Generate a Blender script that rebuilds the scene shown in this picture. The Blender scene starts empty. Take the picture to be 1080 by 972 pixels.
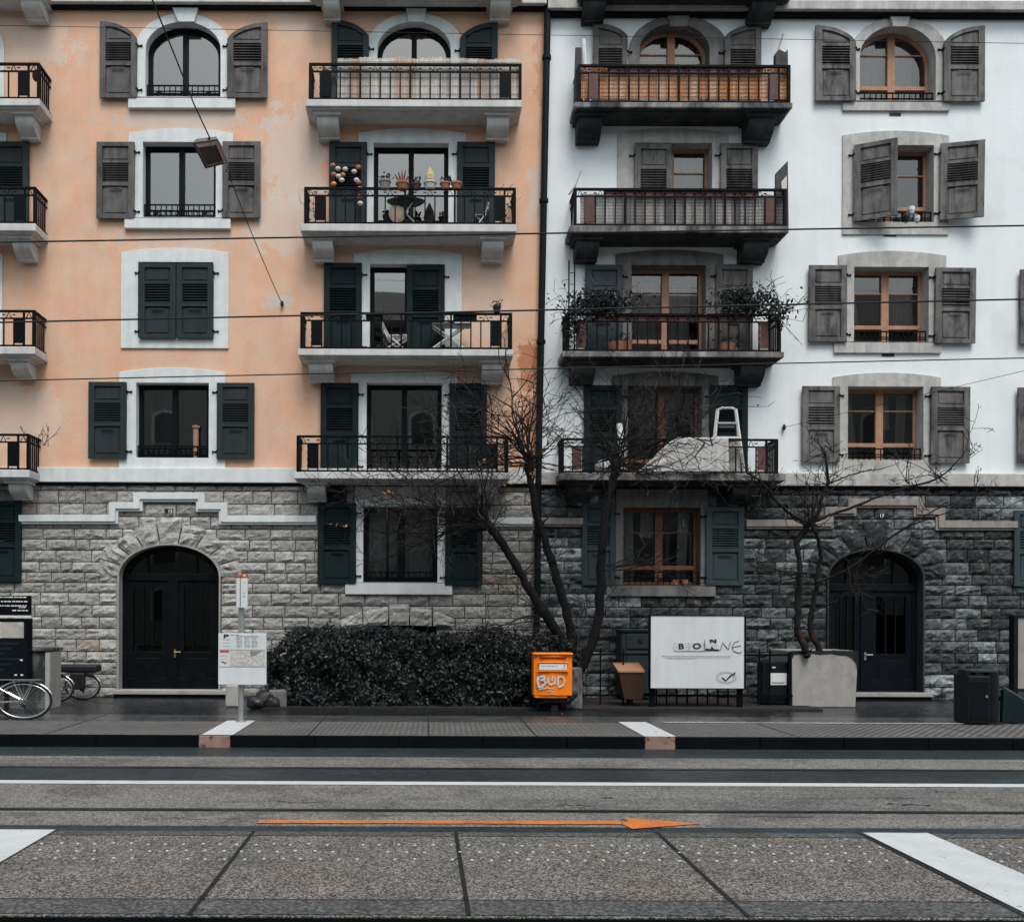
import bpy, bmesh, math, random
from mathutils import Vector, Matrix, noise

R = math.radians
scene = bpy.context.scene
col = scene.collection
rnd = random.Random(7)

# ------------------------------------------------------------------ camera, sky, sun, exposure
F_PX, CAM_Y, CAM_Z = 1007.0, -19.0, 1.66      # focal length in pixels of a 1080 px wide picture; wall plane is y = 0
PPX, PPY, ROLL = 445.0, 648.0, R(0.22)
cam_d = bpy.data.cameras.new('camera'); cam = bpy.data.objects.new('camera', cam_d); col.objects.link(cam)
cam_d.sensor_width = 36.0; cam_d.sensor_fit = 'HORIZONTAL'
cam_d.lens = F_PX / 1080.0 * 36.0
cam_d.shift_x = (540.0 - PPX) / 1080.0
cam_d.shift_y = (PPY - 486.0) / 1080.0
cam_d.clip_start, cam_d.clip_end = 0.1, 800.0
cam.matrix_world = Matrix.Translation((0, CAM_Y, CAM_Z)) @ Matrix.Rotation(R(90), 4, 'X') @ Matrix.Rotation(ROLL, 4, 'Z')
scene.camera = cam

SUN_EL, SUN_AZ = R(60), R(168)                 # high soft sun behind the camera, seen through overcast
world = bpy.data.worlds.new('World'); scene.world = world; world.use_nodes = True
wn = world.node_tree.nodes; wl = world.node_tree.links
sky = wn.new('ShaderNodeTexSky'); sky.sky_type = 'NISHITA'; sky.sun_disc = False
sky.sun_elevation = SUN_EL; sky.sun_rotation = SUN_AZ
sky.air_density = 1.0; sky.dust_density = 3.0; sky.ozone_density = 1.0
hs = wn.new('ShaderNodeHueSaturation'); hs.inputs['Saturation'].default_value = 0.52; hs.inputs['Hue'].default_value = 0.46      # thin cloud greys the blue
wl.new(sky.outputs[0], hs.inputs['Color']); wl.new(hs.outputs[0], wn['Background'].inputs[0]); wn['Background'].inputs[1].default_value = 0.12
sun_d = bpy.data.lights.new('sun', 'SUN'); sun = bpy.data.objects.new('sun', sun_d); col.objects.link(sun)
sun_d.energy = 1.2; sun_d.angle = R(26); sun_d.color = (1.0, 0.985, 0.96)
sd = Vector((math.sin(SUN_AZ) * math.cos(SUN_EL), math.cos(SUN_AZ) * math.cos(SUN_EL), math.sin(SUN_EL)))
sun.rotation_euler = sd.to_track_quat('Z', 'Y').to_euler()
scene.view_settings.view_transform = 'Standard'; scene.view_settings.look = 'None'
scene.view_settings.gamma = 1.0; scene.view_settings.use_curve_mapping = False
scene.view_settings.exposure = 0.85

# ------------------------------------------------------------------ measuring helper: survey of the facade
def W(px, py, Y=0.0):
    u, v = px - PPX, PPY - py
    c, s = math.cos(ROLL), math.sin(ROLL)
    d = Y - CAM_Y
    return ((u * c - v * s) * d / F_PX, CAM_Z + (u * s + v * c) * d / F_PX)
def P(px, py, Y=0.0):
    x, z = W(px, py, Y); return Vector((x, Y, z))
def gY(px, py, zg=0.0):
    """depth of the ground point seen there"""
    u, v = px - PPX, PPY - py
    t = u * math.sin(ROLL) + v * math.cos(ROLL)
    return CAM_Y + (zg - CAM_Z) * F_PX / t
def G(px, py, zg=0.0):
    Y = gY(px, py, zg); x, z = W(px, py, Y); return Vector((x, Y, zg))

# ------------------------------------------------------------------ objects
def tag(o, label=None, cat=None, group=None, kind=None):
    if label: o['label'] = label
    if cat: o['category'] = cat
    if group: o['group'] = group
    if kind: o['kind'] = kind
    return o
def empty(name, loc, label, cat, group=None):
    o = bpy.data.objects.new(name, None); col.objects.link(o)
    o.location = loc; o.empty_display_size = 0.2
    return tag(o, label, cat, group)
def wloc(o):
    v = Vector((0, 0, 0))
    while o is not None:
        v += o.location; o = o.parent
    return v

class MB:
    def __init__(s):
        s.bm = bmesh.new(); s.cl = s.bm.loops.layers.float_color.new('Col'); s.c = (1, 1, 1, 1)
    def color(s, r, g=None, b=None):
        s.c = (r, r if g is None else g, r if b is None else b, 1); return s
    def face(s, vs):
        try: f = s.bm.faces.new(vs)
        except ValueError: return None
        for l in f.loops: l[s.cl] = s.c
        return f
    def poly(s, pts): return s.face([s.bm.verts.new(p) for p in pts])
    def box(s, x0, x1, y0, y1, z0, z1, M=None):
        p = [(x, y, z) for z in (z0, z1) for y in (y0, y1) for x in (x0, x1)]
        if M is not None: p = [M @ Vector(q) for q in p]
        v = [s.bm.verts.new(q) for q in p]
        for i in ((0, 2, 3, 1), (4, 5, 7, 6), (0, 1, 5, 4), (2, 6, 7, 3), (0, 4, 6, 2), (1, 3, 7, 5)): s.face([v[k] for k in i])
        return s
    def prism(s, pts, axis, a0, a1):
        """2-D outline pushed along an axis: axis 'x' pts=(y,z); 'y' pts=(x,z); 'z' pts=(x,y)"""
        def mk(q, a): return (a, q[0], q[1]) if axis == 'x' else (q[0], a, q[1]) if axis == 'y' else (q[0], q[1], a)
        A = [s.bm.verts.new(mk(q, a0)) for q in pts]; B = [s.bm.verts.new(mk(q, a1)) for q in pts]
        s.face(A[::-1]); s.face(B); n = len(pts)
        for i in range(n): s.face([A[i], A[(i + 1) % n], B[(i + 1) % n], B[i]])
        return s
    def ring(s, outer, inner, y0, y1, yin=None):
        """band between two outlines of equal length (x,z): front at y0, outside back to y1, inside back to yin"""
        yin = y1 if yin is None else yin
        n = len(outer); V = s.bm.verts.new
        of = [V((p[0], y0, p[1])) for p in outer]; nf = [V((p[0], y0, p[1])) for p in inner]
        ob = [V((p[0], y1, p[1])) for p in outer]; nb = [V((p[0], yin, p[1])) for p in inner]
        for i in range(n):
            j = (i + 1) % n
            s.face([of[i], of[j], nf[j], nf[i]]); s.face([ob[i], ob[j], of[j], of[i]]); s.face([nf[i], nf[j], nb[j], nb[i]])
            s.face([nb[i], nb[j], ob[j], ob[i]])
        return s
    def strip(s, xs, lo, hi, y0, y1):
        """solid band over the samples xs between the curves lo(x) and hi(x)"""
        pts = [(x, lo(x)) for x in xs] + [(x, hi(x)) for x in reversed(xs)]
        return s.prism(pts, 'y', y0, y1)
    def tube(s, pts, rad, n=6, cap=True):
        pts = [Vector(p) for p in pts]; m = len(pts)
        rad = rad if isinstance(rad, (list, tuple)) else [rad] * m
        rings = []; prev = None
        for i, p in enumerate(pts):
            t = (pts[min(i + 1, m - 1)] - pts[max(i - 1, 0)])
            t = t.normalized() if t.length > 1e-9 else Vector((0, 0, 1))
            if prev is None:
                a = t.orthogonal().normalized()
            else:
                a = prev - t * prev.dot(t)
                a = a.normalized() if a.length > 1e-6 else t.orthogonal().normalized()
            prev = a; b = t.cross(a)
            rings.append([s.bm.verts.new(p + (a * math.cos(2 * math.pi * k / n) + b * math.sin(2 * math.pi * k / n)) * rad[i]) for k in range(n)])
        for A, B in zip(rings, rings[1:]):
            for k in range(n): s.face([A[k], A[(k + 1) % n], B[(k + 1) % n], B[k]])
        if cap: s.face(rings[0][::-1]); s.face(rings[-1])
        return s
    def lathe(s, c, prof, n=14, sx=1.0, sy=1.0):
        rings = [[s.bm.verts.new((c[0] + r * sx * math.cos(2 * math.pi * k / n), c[1] + r * sy * math.sin(2 * math.pi * k / n), c[2] + z)) for k in range(n)] for r, z in prof]
        for A, B in zip(rings, rings[1:]):
            for k in range(n): s.face([A[k], A[(k + 1) % n], B[(k + 1) % n], B[k]])
        s.face(rings[0][::-1]); s.face(rings[-1]); return s
    def ball(s, c, r, sx=1, sy=1, sz=1, n=8):
        return s.lathe((c[0], c[1], c[2]), [(max(r * math.sin(math.pi * i / n), 1e-4), -r * sz * math.cos(math.pi * i / n)) for i in range(n + 1)], n + 2, sx, sy)
    def build(s, name, mat, parent=None, bevel=0, smooth=False, loc=None):
        me = bpy.data.meshes.new(name)
        off = wloc(parent) if parent is not None else Vector((0, 0, 0))
        if loc is not None: off = Vector(loc)
        if off.length: bmesh.ops.translate(s.bm, verts=s.bm.verts, vec=-off)
        bmesh.ops.recalc_face_normals(s.bm, faces=s.bm.faces)
        if smooth:
            for f in s.bm.faces: f.smooth = True
        if name == 'pane':
            for f in s.bm.faces:
                f.normal_update()
                if f.normal.y * (-1 if (parent is not None and parent.location.y < -20 or (parent is not None and parent.parent is not None and parent.parent.location.y < -20)) else 1) > 0: f.normal_flip()
        s.bm.to_mesh(me); s.bm.free()
        for m in (mat if isinstance(mat, (list, tuple)) else [mat]): me.materials.append(m)
        o = bpy.data.objects.new(name, me); col.objects.link(o)
        if parent is not None: o.parent = parent
        if loc is not None and parent is None: o.location = loc
        if bevel:
            b = o.modifiers.new('bevel', 'BEVEL'); b.width = bevel; b.segments = 2; b.limit_method = 'ANGLE'
        return o

# ------------------------------------------------------------------ materials
def mat(name, base, rough=0.75, var=0.15, scale=6.0, bump=0.0, bscale=60.0, spec=0.3, metal=0.0, streak=0.0, attr=False, chip=None, chip_scale=14.0, chip_at=0.62,
        patch=None, patch_scale=0.8, patch_lo=0.55, patch_hi=0.65, patch2=None, dirt=None, dirt_lo=0.45, dirt_hi=0.75, dirt_scale=(1.6, 1.6, 0.45), detail=6.0, fine=0.0, fine_scale=140.0, speck=0.0, speck_scale=75.0, spots=None):
    m = bpy.data.materials.new(name); m.use_nodes = True
    nt = m.node_tree; N = nt.nodes; L = nt.links; B = N['Principled BSDF']
    geo = N.new('ShaderNodeNewGeometry'); pos = geo.outputs['Position']
    def tex(sc, det=detail, vec=None, rough_=0.55, dist=0.0):
        t = N.new('ShaderNodeTexNoise'); t.inputs['Scale'].default_value = sc; t.inputs['Detail'].default_value = det
        t.inputs['Roughness'].default_value = rough_; t.inputs['Distortion'].default_value = dist
        L.new(vec if vec is not None else pos, t.inputs['Vector']); return t.outputs['Fac']
    def mapped(v):
        mp = N.new('ShaderNodeVectorMath'); mp.operation = 'MULTIPLY'; mp.inputs[1].default_value = v; L.new(pos, mp.inputs[0]); return mp.outputs[0]
    def rng(x, a, b, c, d):
        r = N.new('ShaderNodeMapRange'); r.inputs[1].default_value = a; r.inputs[2].default_value = b; r.inputs[3].default_value = c; r.inputs[4].default_value = d
        L.new(x, r.inputs[0]); return r.outputs[0]
    def mix(f, a, b, mode='MIX'):
        x = N.new('ShaderNodeMix'); x.data_type = 'RGBA'; x.blend_type = mode
        if isinstance(f, (int, float)): x.inputs[0].default_value = f
        else: L.new(f, x.inputs[0])
        for k, q in ((6, a), (7, b)):
            if isinstance(q, tuple): x.inputs[k].default_value = (*q, 1) if len(q) == 3 else q
            else: L.new(q, x.inputs[k])
        return x.outputs[2]
    rgb = N.new('ShaderNodeRGB'); rgb.outputs[0].default_value = (*base, 1); c = rgb.outputs[0]
    if attr:
        at = N.new('ShaderNodeAttribute'); at.attribute_name = 'Col'; c = mix(1.0, c, at.outputs['Color'], 'MULTIPLY')
    if patch is not None: c = mix(rng(tex(patch_scale, 7, None, 0.6, 0.4), patch_lo, patch_hi, 0, 1), c, patch)
    if patch2 is not None: c = mix(rng(tex(patch_scale * 2.3, 7, mapped((1, 1, 0.7)), 0.65, 0.6), patch_lo, patch_hi, 0, 0.8), c, patch2)
    if dirt is not None: c = mix(rng(tex(1.0, 8, mapped(dirt_scale), 0.65), dirt_lo, dirt_hi, 0, 1), c, dirt)
    if chip is not None: c = mix(rng(tex(chip_scale, 10, None, 0.75), chip_at, chip_at + .03, 0, 1), c, chip)
    def grey(f):
        cr = N.new('ShaderNodeCombineColor')
        for k in range(3): L.new(f, cr.inputs[k])
        return cr.outputs[0]
    if var: c = mix(1.0, c, grey(rng(tex(scale), 0.25, 0.75, 1 - var, 1 + var)), 'MULTIPLY')
    if fine: c = mix(1.0, c, grey(rng(tex(fine_scale, 2, None, 0.7), 0.3, 0.7, 1 - fine, 1 + fine)), 'MULTIPLY')
    if speck:
        vo = N.new('ShaderNodeTexVoronoi'); vo.inputs['Scale'].default_value = speck_scale; L.new(pos, vo.inputs['Vector'])
        sp = N.new('ShaderNodeSeparateColor'); L.new(vo.outputs['Color'], sp.inputs[0])
        pw = N.new('ShaderNodeMath'); pw.operation = 'POWER'; pw.inputs[1].default_value = 1.6; L.new(sp.outputs[0], pw.inputs[0])
        c = mix(1.0, c, grey(rng(pw.outputs[0], 0, 1, 1 - speck, 1 + speck * 1.5)), 'MULTIPLY')
    for (pt, rad, pc, amt) in (spots or ()):
        df = N.new('ShaderNodeVectorMath'); df.operation = 'SUBTRACT'; df.inputs[1].default_value = pt; L.new(pos, df.inputs[0])
        sc_ = N.new('ShaderNodeVectorMath'); sc_.operation = 'MULTIPLY'; sc_.inputs[1].default_value = (1 / rad[0], 0, 1 / rad[1]); L.new(df.outputs[0], sc_.inputs[0])
        ln = N.new('ShaderNodeVectorMath'); ln.operation = 'LENGTH'; L.new(sc_.outputs[0], ln.inputs[0])
        ad = N.new('ShaderNodeMath'); ad.operation = 'ADD'; L.new(ln.outputs['Value'], ad.inputs[0]); L.new(rng(tex(3.2, 8, None, .65), .3, .7, -.75, .75), ad.inputs[1])
        c = mix(rng(ad.outputs[0], .85, 1.1, amt, 0), c, pc)
    if streak: c = mix(1.0, c, grey(rng(tex(1.0, 6, mapped((7, 7, 0.5))), 0.35, 0.7, 1 + streak * 0.4, 1 - streak)), 'MULTIPLY')
    L.new(c, B.inputs['Base Color'])
    B.inputs['Metallic'].default_value = metal
    if 'Specular IOR Level' in B.inputs: B.inputs['Specular IOR Level'].default_value = spec
    L.new(rng(tex(scale * 1.7), 0.3, 0.7, max(rough - 0.1, 0.02), min(rough + 0.1, 1)), B.inputs['Roughness'])
    if bump:
        bp = N.new('ShaderNodeBump'); bp.inputs['Strength'].default_value = 1.0; bp.inputs['Distance'].default_value = bump
        L.new(tex(bscale, 8, None, 0.65), bp.inputs['Height']); L.new(bp.outputs[0], B.inputs['Normal'])
    return m

def glass_mat(name, tint, ior, rough=0.015):
    m = bpy.data.materials.new(name); m.use_nodes = True; nt = m.node_tree; N = nt.nodes; L = nt.links
    N.remove(N['Principled BSDF'])
    tr = N.new('ShaderNodeBsdfTransparent'); tr.inputs[0].default_value = (*tint, 1)
    gl = N.new('ShaderNodeBsdfGlossy'); gl.inputs['Roughness'].default_value = rough; gl.inputs[0].default_value = (0.95, 0.93, 0.88, 1)
    fr = N.new('ShaderNodeFresnel'); fr.inputs['IOR'].default_value = ior
    bp = N.new('ShaderNodeBump'); bp.inputs['Distance'].default_value = 0.0015
    nz = N.new('ShaderNodeTexNoise'); nz.inputs['Scale'].default_value = 0.9; nz.inputs['Detail'].default_value = 0; g = N.new('ShaderNodeNewGeometry'); L.new(g.outputs['Position'], nz.inputs['Vector'])
    L.new(nz.outputs['Fac'], bp.inputs['Height']); L.new(bp.outputs[0], gl.inputs['Normal'])
    mx = N.new('ShaderNodeMixShader'); L.new(fr.outputs[0], mx.inputs[0]); L.new(tr.outputs[0], mx.inputs[1]); L.new(gl.outputs[0], mx.inputs[2])
    L.new(mx.outputs[0], N['Material Output'].inputs[0]); return m

def wood_mat(name, base, dark, rough=0.7):
    """weathered painted wood with vertical grain"""
    return mat(name, base, rough, var=0.25, scale=5, bump=0.004, bscale=40, streak=0.3, dirt=dark, dirt_lo=0.47, dirt_hi=0.68, dirt_scale=(7, 7, 2.2), chip=(0.17, 0.165, 0.155), chip_scale=22, chip_at=.645)

M = {}
_pp = lambda x, y: (lambda q: (q[0], 0, q[1]))(W(x, y))
PALE, GREYP, RUST = (0.60, 0.535, 0.47), (0.52, 0.49, 0.45), (0.40, 0.14, 0.06)
M['orange'] = mat('orange_plaster', (0.655, 0.392, 0.262), 0.92, var=0.08, scale=2.2, bump=0.006, bscale=25, streak=0.03, patch=(0.65, 0.425, 0.295), patch_scale=0.9, patch_lo=0.44, patch_hi=0.68, patch2=(0.61, 0.465, 0.36), spec=0.15, fine=0.05, fine_scale=30,
    spots=[(_pp(310, 165), (.7, .95), PALE, .65), (_pp(302, 235), (.8, .6), PALE, .6), (_pp(190, 125), (1.3, .22), GREYP, .6), (_pp(190, 250), (1.2, .22), GREYP, .4), (_pp(292, 318), (.28, .16), GREYP, .8), (_pp(30, 40), (1.0, .5), PALE, .5), (_pp(20, 440), (.8, .6), PALE, .45), (_pp(510, 320), (.5, 1.0), PALE, .4), (_pp(569, 205), (.22, .5), GREYP, .6),
           (_pp(562, 385), (.28, .5), RUST, .75), (_pp(563, 440), (.3, .5), RUST, .5), (_pp(575, 60), (.2, 1.2), RUST, .3), (_pp(310, 20), (.5, .3), PALE, .4), (_pp(215, 260), (.3, .3), PALE, .4)])
M['white'] = mat('white_plaster', (0.715, 0.755, 0.76), 0.9, var=0.05, scale=1.5, bump=0.005, bscale=25, streak=0.03, patch=(0.62, 0.64, 0.65), patch_scale=0.5, patch_lo=0.58, patch_hi=0.75, spec=0.15, fine=0.03, fine_scale=30)
M['surround'] = mat('painted_stone', (0.61, 0.645, 0.64), 0.85, var=0.08, scale=5, bump=0.006, bscale=40, streak=0.10, spec=0.2)
M['grey_surround'] = mat('grey_limestone', (0.43, 0.425, 0.405), 0.88, var=0.16, scale=7, bump=0.008, bscale=45, streak=0.2, dirt=(0.22, 0.22, 0.215), dirt_lo=0.5, dirt_hi=0.8, spec=0.2, fine=0.12, fine_scale=60)
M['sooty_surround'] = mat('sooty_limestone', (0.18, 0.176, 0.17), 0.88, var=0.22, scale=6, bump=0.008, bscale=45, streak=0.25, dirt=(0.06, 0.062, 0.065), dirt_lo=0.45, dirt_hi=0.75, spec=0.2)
M['slab'] = mat('pale_concrete', (0.52, 0.52, 0.51), 0.85, var=0.12, scale=4, bump=0.005, bscale=40, streak=0.15, dirt=(0.22, 0.21, 0.2), dirt_lo=0.58, dirt_hi=0.85, spec=0.2)
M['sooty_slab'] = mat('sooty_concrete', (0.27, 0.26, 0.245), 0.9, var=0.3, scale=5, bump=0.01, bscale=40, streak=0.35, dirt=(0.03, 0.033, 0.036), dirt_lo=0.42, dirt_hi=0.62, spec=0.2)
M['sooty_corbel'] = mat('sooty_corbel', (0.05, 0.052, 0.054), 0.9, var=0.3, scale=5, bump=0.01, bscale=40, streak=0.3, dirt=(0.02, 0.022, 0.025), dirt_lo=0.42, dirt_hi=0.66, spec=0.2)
M['stone'] = mat('rough_limestone', (1, 1, 1), 0.92, var=0.22, scale=9, bump=0.045, bscale=15, dirt=(0.07, 0.072, 0.07), dirt_lo=0.60, dirt_hi=0.70, dirt_scale=(4.5, 4.5, 13), attr=True, spec=0.15, fine=0.2, fine_scale=40)
M['sooty_stone'] = mat('sooty_stone', (1, 1, 1), 0.92, var=0.45, scale=11, bump=0.06, bscale=13, attr=True, spec=0.12, fine=0.3, fine_scale=45, patch=(0.17, 0.17, 0.155), patch_scale=4.0, patch_lo=0.58, patch_hi=0.66, dirt=(0.03, 0.036, 0.039), dirt_lo=0.5, dirt_hi=0.62, dirt_scale=(2.2, 2.2, 4.5))
M['moss'] = mat('dark_moss', (0.022, 0.025, 0.024), 0.95, var=0.4, scale=12, bump=0.01, bscale=40, spec=0.1)
M['iron'] = mat('black_iron', (0.0025, 0.0042, 0.0055), 0.55, var=0.2, scale=9, spec=0.07)
M['brown_iron'] = mat('brown_painted_iron', (0.090, 0.042, 0.036), 0.65, var=0.3, scale=7, spec=0.3)
M['rust_iron'] = mat('rusty_iron', (0.007, 0.0065, 0.0065), 0.7, var=0.4, scale=14, spec=0.08)
M['shut_grey'] = wood_mat('weathered_grey_wood', (0.100, 0.094, 0.090), (0.035, 0.038, 0.042))
M['shut_grey2'] = wood_mat('weathered_taupe_wood', (0.125, 0.122, 0.116), (0.022, 0.026, 0.030))
M['shut_dark'] = mat('dark_grey_paint', (0.025, 0.034, 0.037), 0.7, var=0.15, scale=4, bump=0.002, bscale=60, streak=0.15, spec=0.12)
M['shut_teal'] = mat('teal_grey_paint', (0.0085, 0.0175, 0.020), 0.7, var=0.2, scale=4, bump=0.002, bscale=60, streak=0.15, spec=0.12)
M['shut_slate'] = mat('slate_paint', (0.030, 0.046, 0.052), 0.65, var=0.15, scale=4, bump=0.002, bscale=60, streak=0.2, spec=0.3)
M['frame_dark'] = mat('dark_window_paint', (0.0028, 0.0048, 0.006), 0.5, var=0.15, scale=5, spec=0.1)
M['frame_wood'] = mat('orange_brown_timber', (0.36, 0.20, 0.125), 0.55, var=0.18, scale=8, bump=0.002, bscale=60, streak=0.15, spec=0.3)
M['frame_shade'] = mat('shaded_timber', (0.17, 0.075, 0.045), 0.55, var=0.18, scale=8, streak=0.15, spec=0.3)  # darker copy of the window timber, its shade put into the colour
M['glass'] = glass_mat('window_glass', (0.48, 0.50, 0.51), 2.8)
M['glass_clear'] = glass_mat('clear_glass', (0.78, 0.79, 0.79), 2.0)
M['glass_dark'] = glass_mat('tinted_glass', (0.70, 0.75, 0.78), 1.65)
M['curtain'] = mat('curtain_cloth', (0.55, 0.54, 0.51), 0.95, var=0.08, scale=3, spec=0.05)
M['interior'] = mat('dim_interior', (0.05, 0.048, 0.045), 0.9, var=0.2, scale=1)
M['doorpaint'] = mat('black_door_paint', (0.0018, 0.0028, 0.004), 0.45, var=0.2, scale=3, spec=0.15)
M['doorpaint2'] = mat('navy_door_paint', (0.0028, 0.0048, 0.0075), 0.5, var=0.2, scale=3, spec=0.15)
M['brass'] = mat('dull_brass', (0.5, 0.33, 0.16), 0.4, metal=1.0, var=0.1)
M['steel'] = mat('galvanised_steel', (0.42, 0.43, 0.43), 0.45, metal=0.8, var=0.12, scale=12)
M['pipe'] = mat('dark_downpipe', (0.004, 0.007, 0.009), 0.55, var=0.25, scale=6, spec=0.12)
M['roof'] = mat('roof_slate', (0.09, 0.09, 0.095), 0.8, var=0.2, scale=6)
M['bark'] = mat('dark_bark', (0.008, 0.0078, 0.009), 0.9, var=0.4, scale=14, bump=0.035, bscale=26, spec=0.15)
M['bark2'] = mat('grey_bark', (0.014, 0.0125, 0.013), 0.9, var=0.4, scale=14, bump=0.012, bscale=35, spec=0.15, patch=(0.055, 0.027, 0.019), patch_scale=2.0, patch_lo=0.6, patch_hi=0.7)
M['twig'] = mat('twig_bark', (0.013, 0.012, 0.0125), 0.85, var=0.3, scale=5, attr=True, spec=0.15)
M['leaf'] = mat('dark_leaf', (0.0055, 0.0095, 0.0095), 0.42, var=0.3, scale=5, attr=True, spec=0.28)
M['soil'] = mat('dark_soil', (0.02, 0.018, 0.016), 0.95, var=0.3, scale=12, bump=0.02, bscale=30)
M['planter'] = mat('stained_concrete', (0.33, 0.325, 0.305), 0.9, var=0.14, scale=5, bump=0.008, bscale=40, dirt=(0.16, 0.155, 0.145), dirt_lo=0.55, dirt_hi=0.8, dirt_scale=(2, 2, 1.2), spec=0.2)
M['mossy'] = mat('mossy_concrete', (0.14, 0.142, 0.14), 0.9, var=0.2, scale=5, bump=0.008, bscale=40, dirt=(0.03, 0.036, 0.036), dirt_lo=0.48, dirt_hi=0.6, dirt_scale=(2.5, 2.5, 1.2), spec=0.2)
M['postbox'] = mat('orange_yellow_paint', (0.86, 0.20, 0.006), 0.4, var=0.06, scale=6, spec=0.4)
M['spray'] = mat('pale_blue_spray', (0.42, 0.52, 0.56), 0.7, var=0.15, scale=20)
M['paper'] = mat('white_paper', (0.62, 0.64, 0.64), 0.7, var=0.04, scale=3, spec=0.2)
M['panel_white'] = mat('white_panel', (0.58, 0.61, 0.62), 0.5, var=0.05, scale=2.5, streak=0.06, spec=0.3)
M['ink'] = mat('black_ink', (0.012, 0.012, 0.013), 0.6, var=0.1)
M['greyink'] = mat('grey_ink', (0.22, 0.22, 0.22), 0.7, var=0.1)
M['paleink'] = mat('pale_grey_ink', (0.40, 0.41, 0.41), 0.7, var=0.3, scale=25)
M['redink'] = mat('red_ink', (0.45, 0.07, 0.03), 0.6, var=0.1)
M['black_plastic'] = mat('black_plastic', (0.012, 0.013, 0.014), 0.45, var=0.15, spec=0.35)
M['rubber'] = mat('tyre_rubber', (0.012, 0.012, 0.013), 0.8, var=0.15)
M['chrome'] = mat('bright_metal', (0.62, 0.63, 0.63), 0.3, metal=0.9, var=0.1)
M['bin'] = mat('dark_bin_metal', (0.0025, 0.004, 0.007), 0.5, var=0.15, spec=0.3)
M['boxwood'] = mat('orange_brown_box', (0.034, 0.014, 0.007), 0.6, var=0.2, scale=5, streak=0.15)
M['boxtop'] = mat('light_box_lid', (0.30, 0.17, 0.09), 0.6, var=0.1, scale=5)
M['cabinet'] = mat('grey_green_metal', (0.022, 0.030, 0.034), 0.55, var=0.15, scale=5)
M['reed'] = mat('pale_reed_mat', (1, 1, 1), 0.85, var=0.15, scale=12, bump=0.004, bscale=60, attr=True)
M['terracotta'] = mat('terracotta', (0.34, 0.15, 0.085), 0.8, var=0.15, scale=12)
M['whitepot'] = mat('white_glaze', (0.52, 0.50, 0.47), 0.45, var=0.08, scale=12)
M['greypot'] = mat('grey_glaze', (0.20, 0.20, 0.19), 0.55, var=0.12, scale=12)
M['darkpot'] = mat('brown_glaze', (0.06, 0.04, 0.035), 0.55, var=0.12, scale=12)
M['cactus'] = mat('pale_cactus', (0.42, 0.34, 0.20), 0.8, var=0.2, scale=30)
M['drystem'] = mat('dry_red_stem', (0.15, 0.05, 0.035), 0.8, var=0.25, scale=30)
M['sheet'] = mat('grey_white_sheet', (0.47, 0.465, 0.45), 0.85, var=0.1, scale=4)
M['lantern'] = mat('pale_paper_lantern', (0.78, 0.60, 0.46), 0.8, var=0.1, scale=14)
M['chairwhite'] = mat('white_enamel', (0.62, 0.62, 0.60), 0.5, var=0.06)
M['wire'] = mat('wire_black', (0.012, 0.013, 0.014), 0.5, var=0.1)
M['lampbody'] = mat('lamp_weathered_grey', (0.10, 0.095, 0.09), 0.6, var=0.25, scale=9)
M['lamplens'] = mat('lamp_brown_lens', (0.06, 0.035, 0.03), 0.25, var=0.15, spec=0.5)
M['board'] = mat('scrap_board', (0.05, 0.05, 0.052), 0.8, var=0.3, scale=8, streak=0.2)
M['leafcol'] = mat('autumn_leaf', (0.26, 0.11, 0.04), 0.8, var=0.3, scale=20, attr=True)
# ------------------------------------------------------------------ ground, road, platforms (the setting)
RZ = -0.167                                         # road level below the pavement
def stone_mat(name, base, **k): return mat(name, base, **k)
M['wet'] = mat('wet_asphalt', (0.010, 0.014, 0.017), 0.24, var=0.4, scale=1.2, bump=0.004, bscale=60, spec=0.5)
M['asphalt'] = mat('grey_asphalt', (0.148, 0.143, 0.131), 0.85, var=0.12, scale=1.0, bump=0.006, bscale=90, fine=0.28, fine_scale=45, spec=0.25, speck=.5, speck_scale=70, dirt=(0.078, 0.077, 0.074), dirt_lo=0.48, dirt_hi=0.72, dirt_scale=(0.16, 2.2, 1), patch=(0.10, 0.097, 0.09), patch_scale=1.6, patch_lo=.5, patch_hi=.62)
M['asphalt_dark'] = mat('dark_asphalt', (0.021, 0.030, 0.034), 0.42, var=0.2, scale=1.5, bump=0.006, bscale=90, speck=.6, speck_scale=50, fine=0.35, fine_scale=45, spec=0.3)
M['rail_steel'] = mat('groove_rail', (0.012, 0.013, 0.014), 0.4, var=0.2, spec=0.4)
M['kerb_black'] = mat('kerb_granite_dark', (0.0030, 0.0045, 0.0055), 0.8, var=0.4, scale=3, bump=0.006, bscale=40, spec=0.06)
M['kerb_top'] = mat('kerb_edge', (0.085, 0.085, 0.083), 0.8, var=0.2, scale=5, fine=0.2, fine_scale=60)
M['concrete_near'] = mat('exposed_aggregate', (0.122, 0.115, 0.106), 0.85, var=0.2, scale=2.0, bump=0.008, bscale=70, speck=.8, speck_scale=88, fine=0.22, fine_scale=25, spec=0.25, dirt=(0.045, 0.047, 0.048), dirt_lo=0.54, dirt_hi=0.8, dirt_scale=(0.7, 1.3, 1), patch=(0.135, 0.112, 0.095), patch_scale=.9, patch_lo=.52, patch_hi=.72)
M['concrete_band'] = mat('aggregate_band', (0.068, 0.069, 0.068), 0.8, speck=.5, speck_scale=60, var=0.2, scale=2.0, fine=0.4, fine_scale=40, spec=0.25)
M['paver'] = mat('smooth_paver', (0.060, 0.060, 0.060), 0.26, var=0.3, scale=1.3, fine=0.12, fine_scale=60, spec=0.5)
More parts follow.
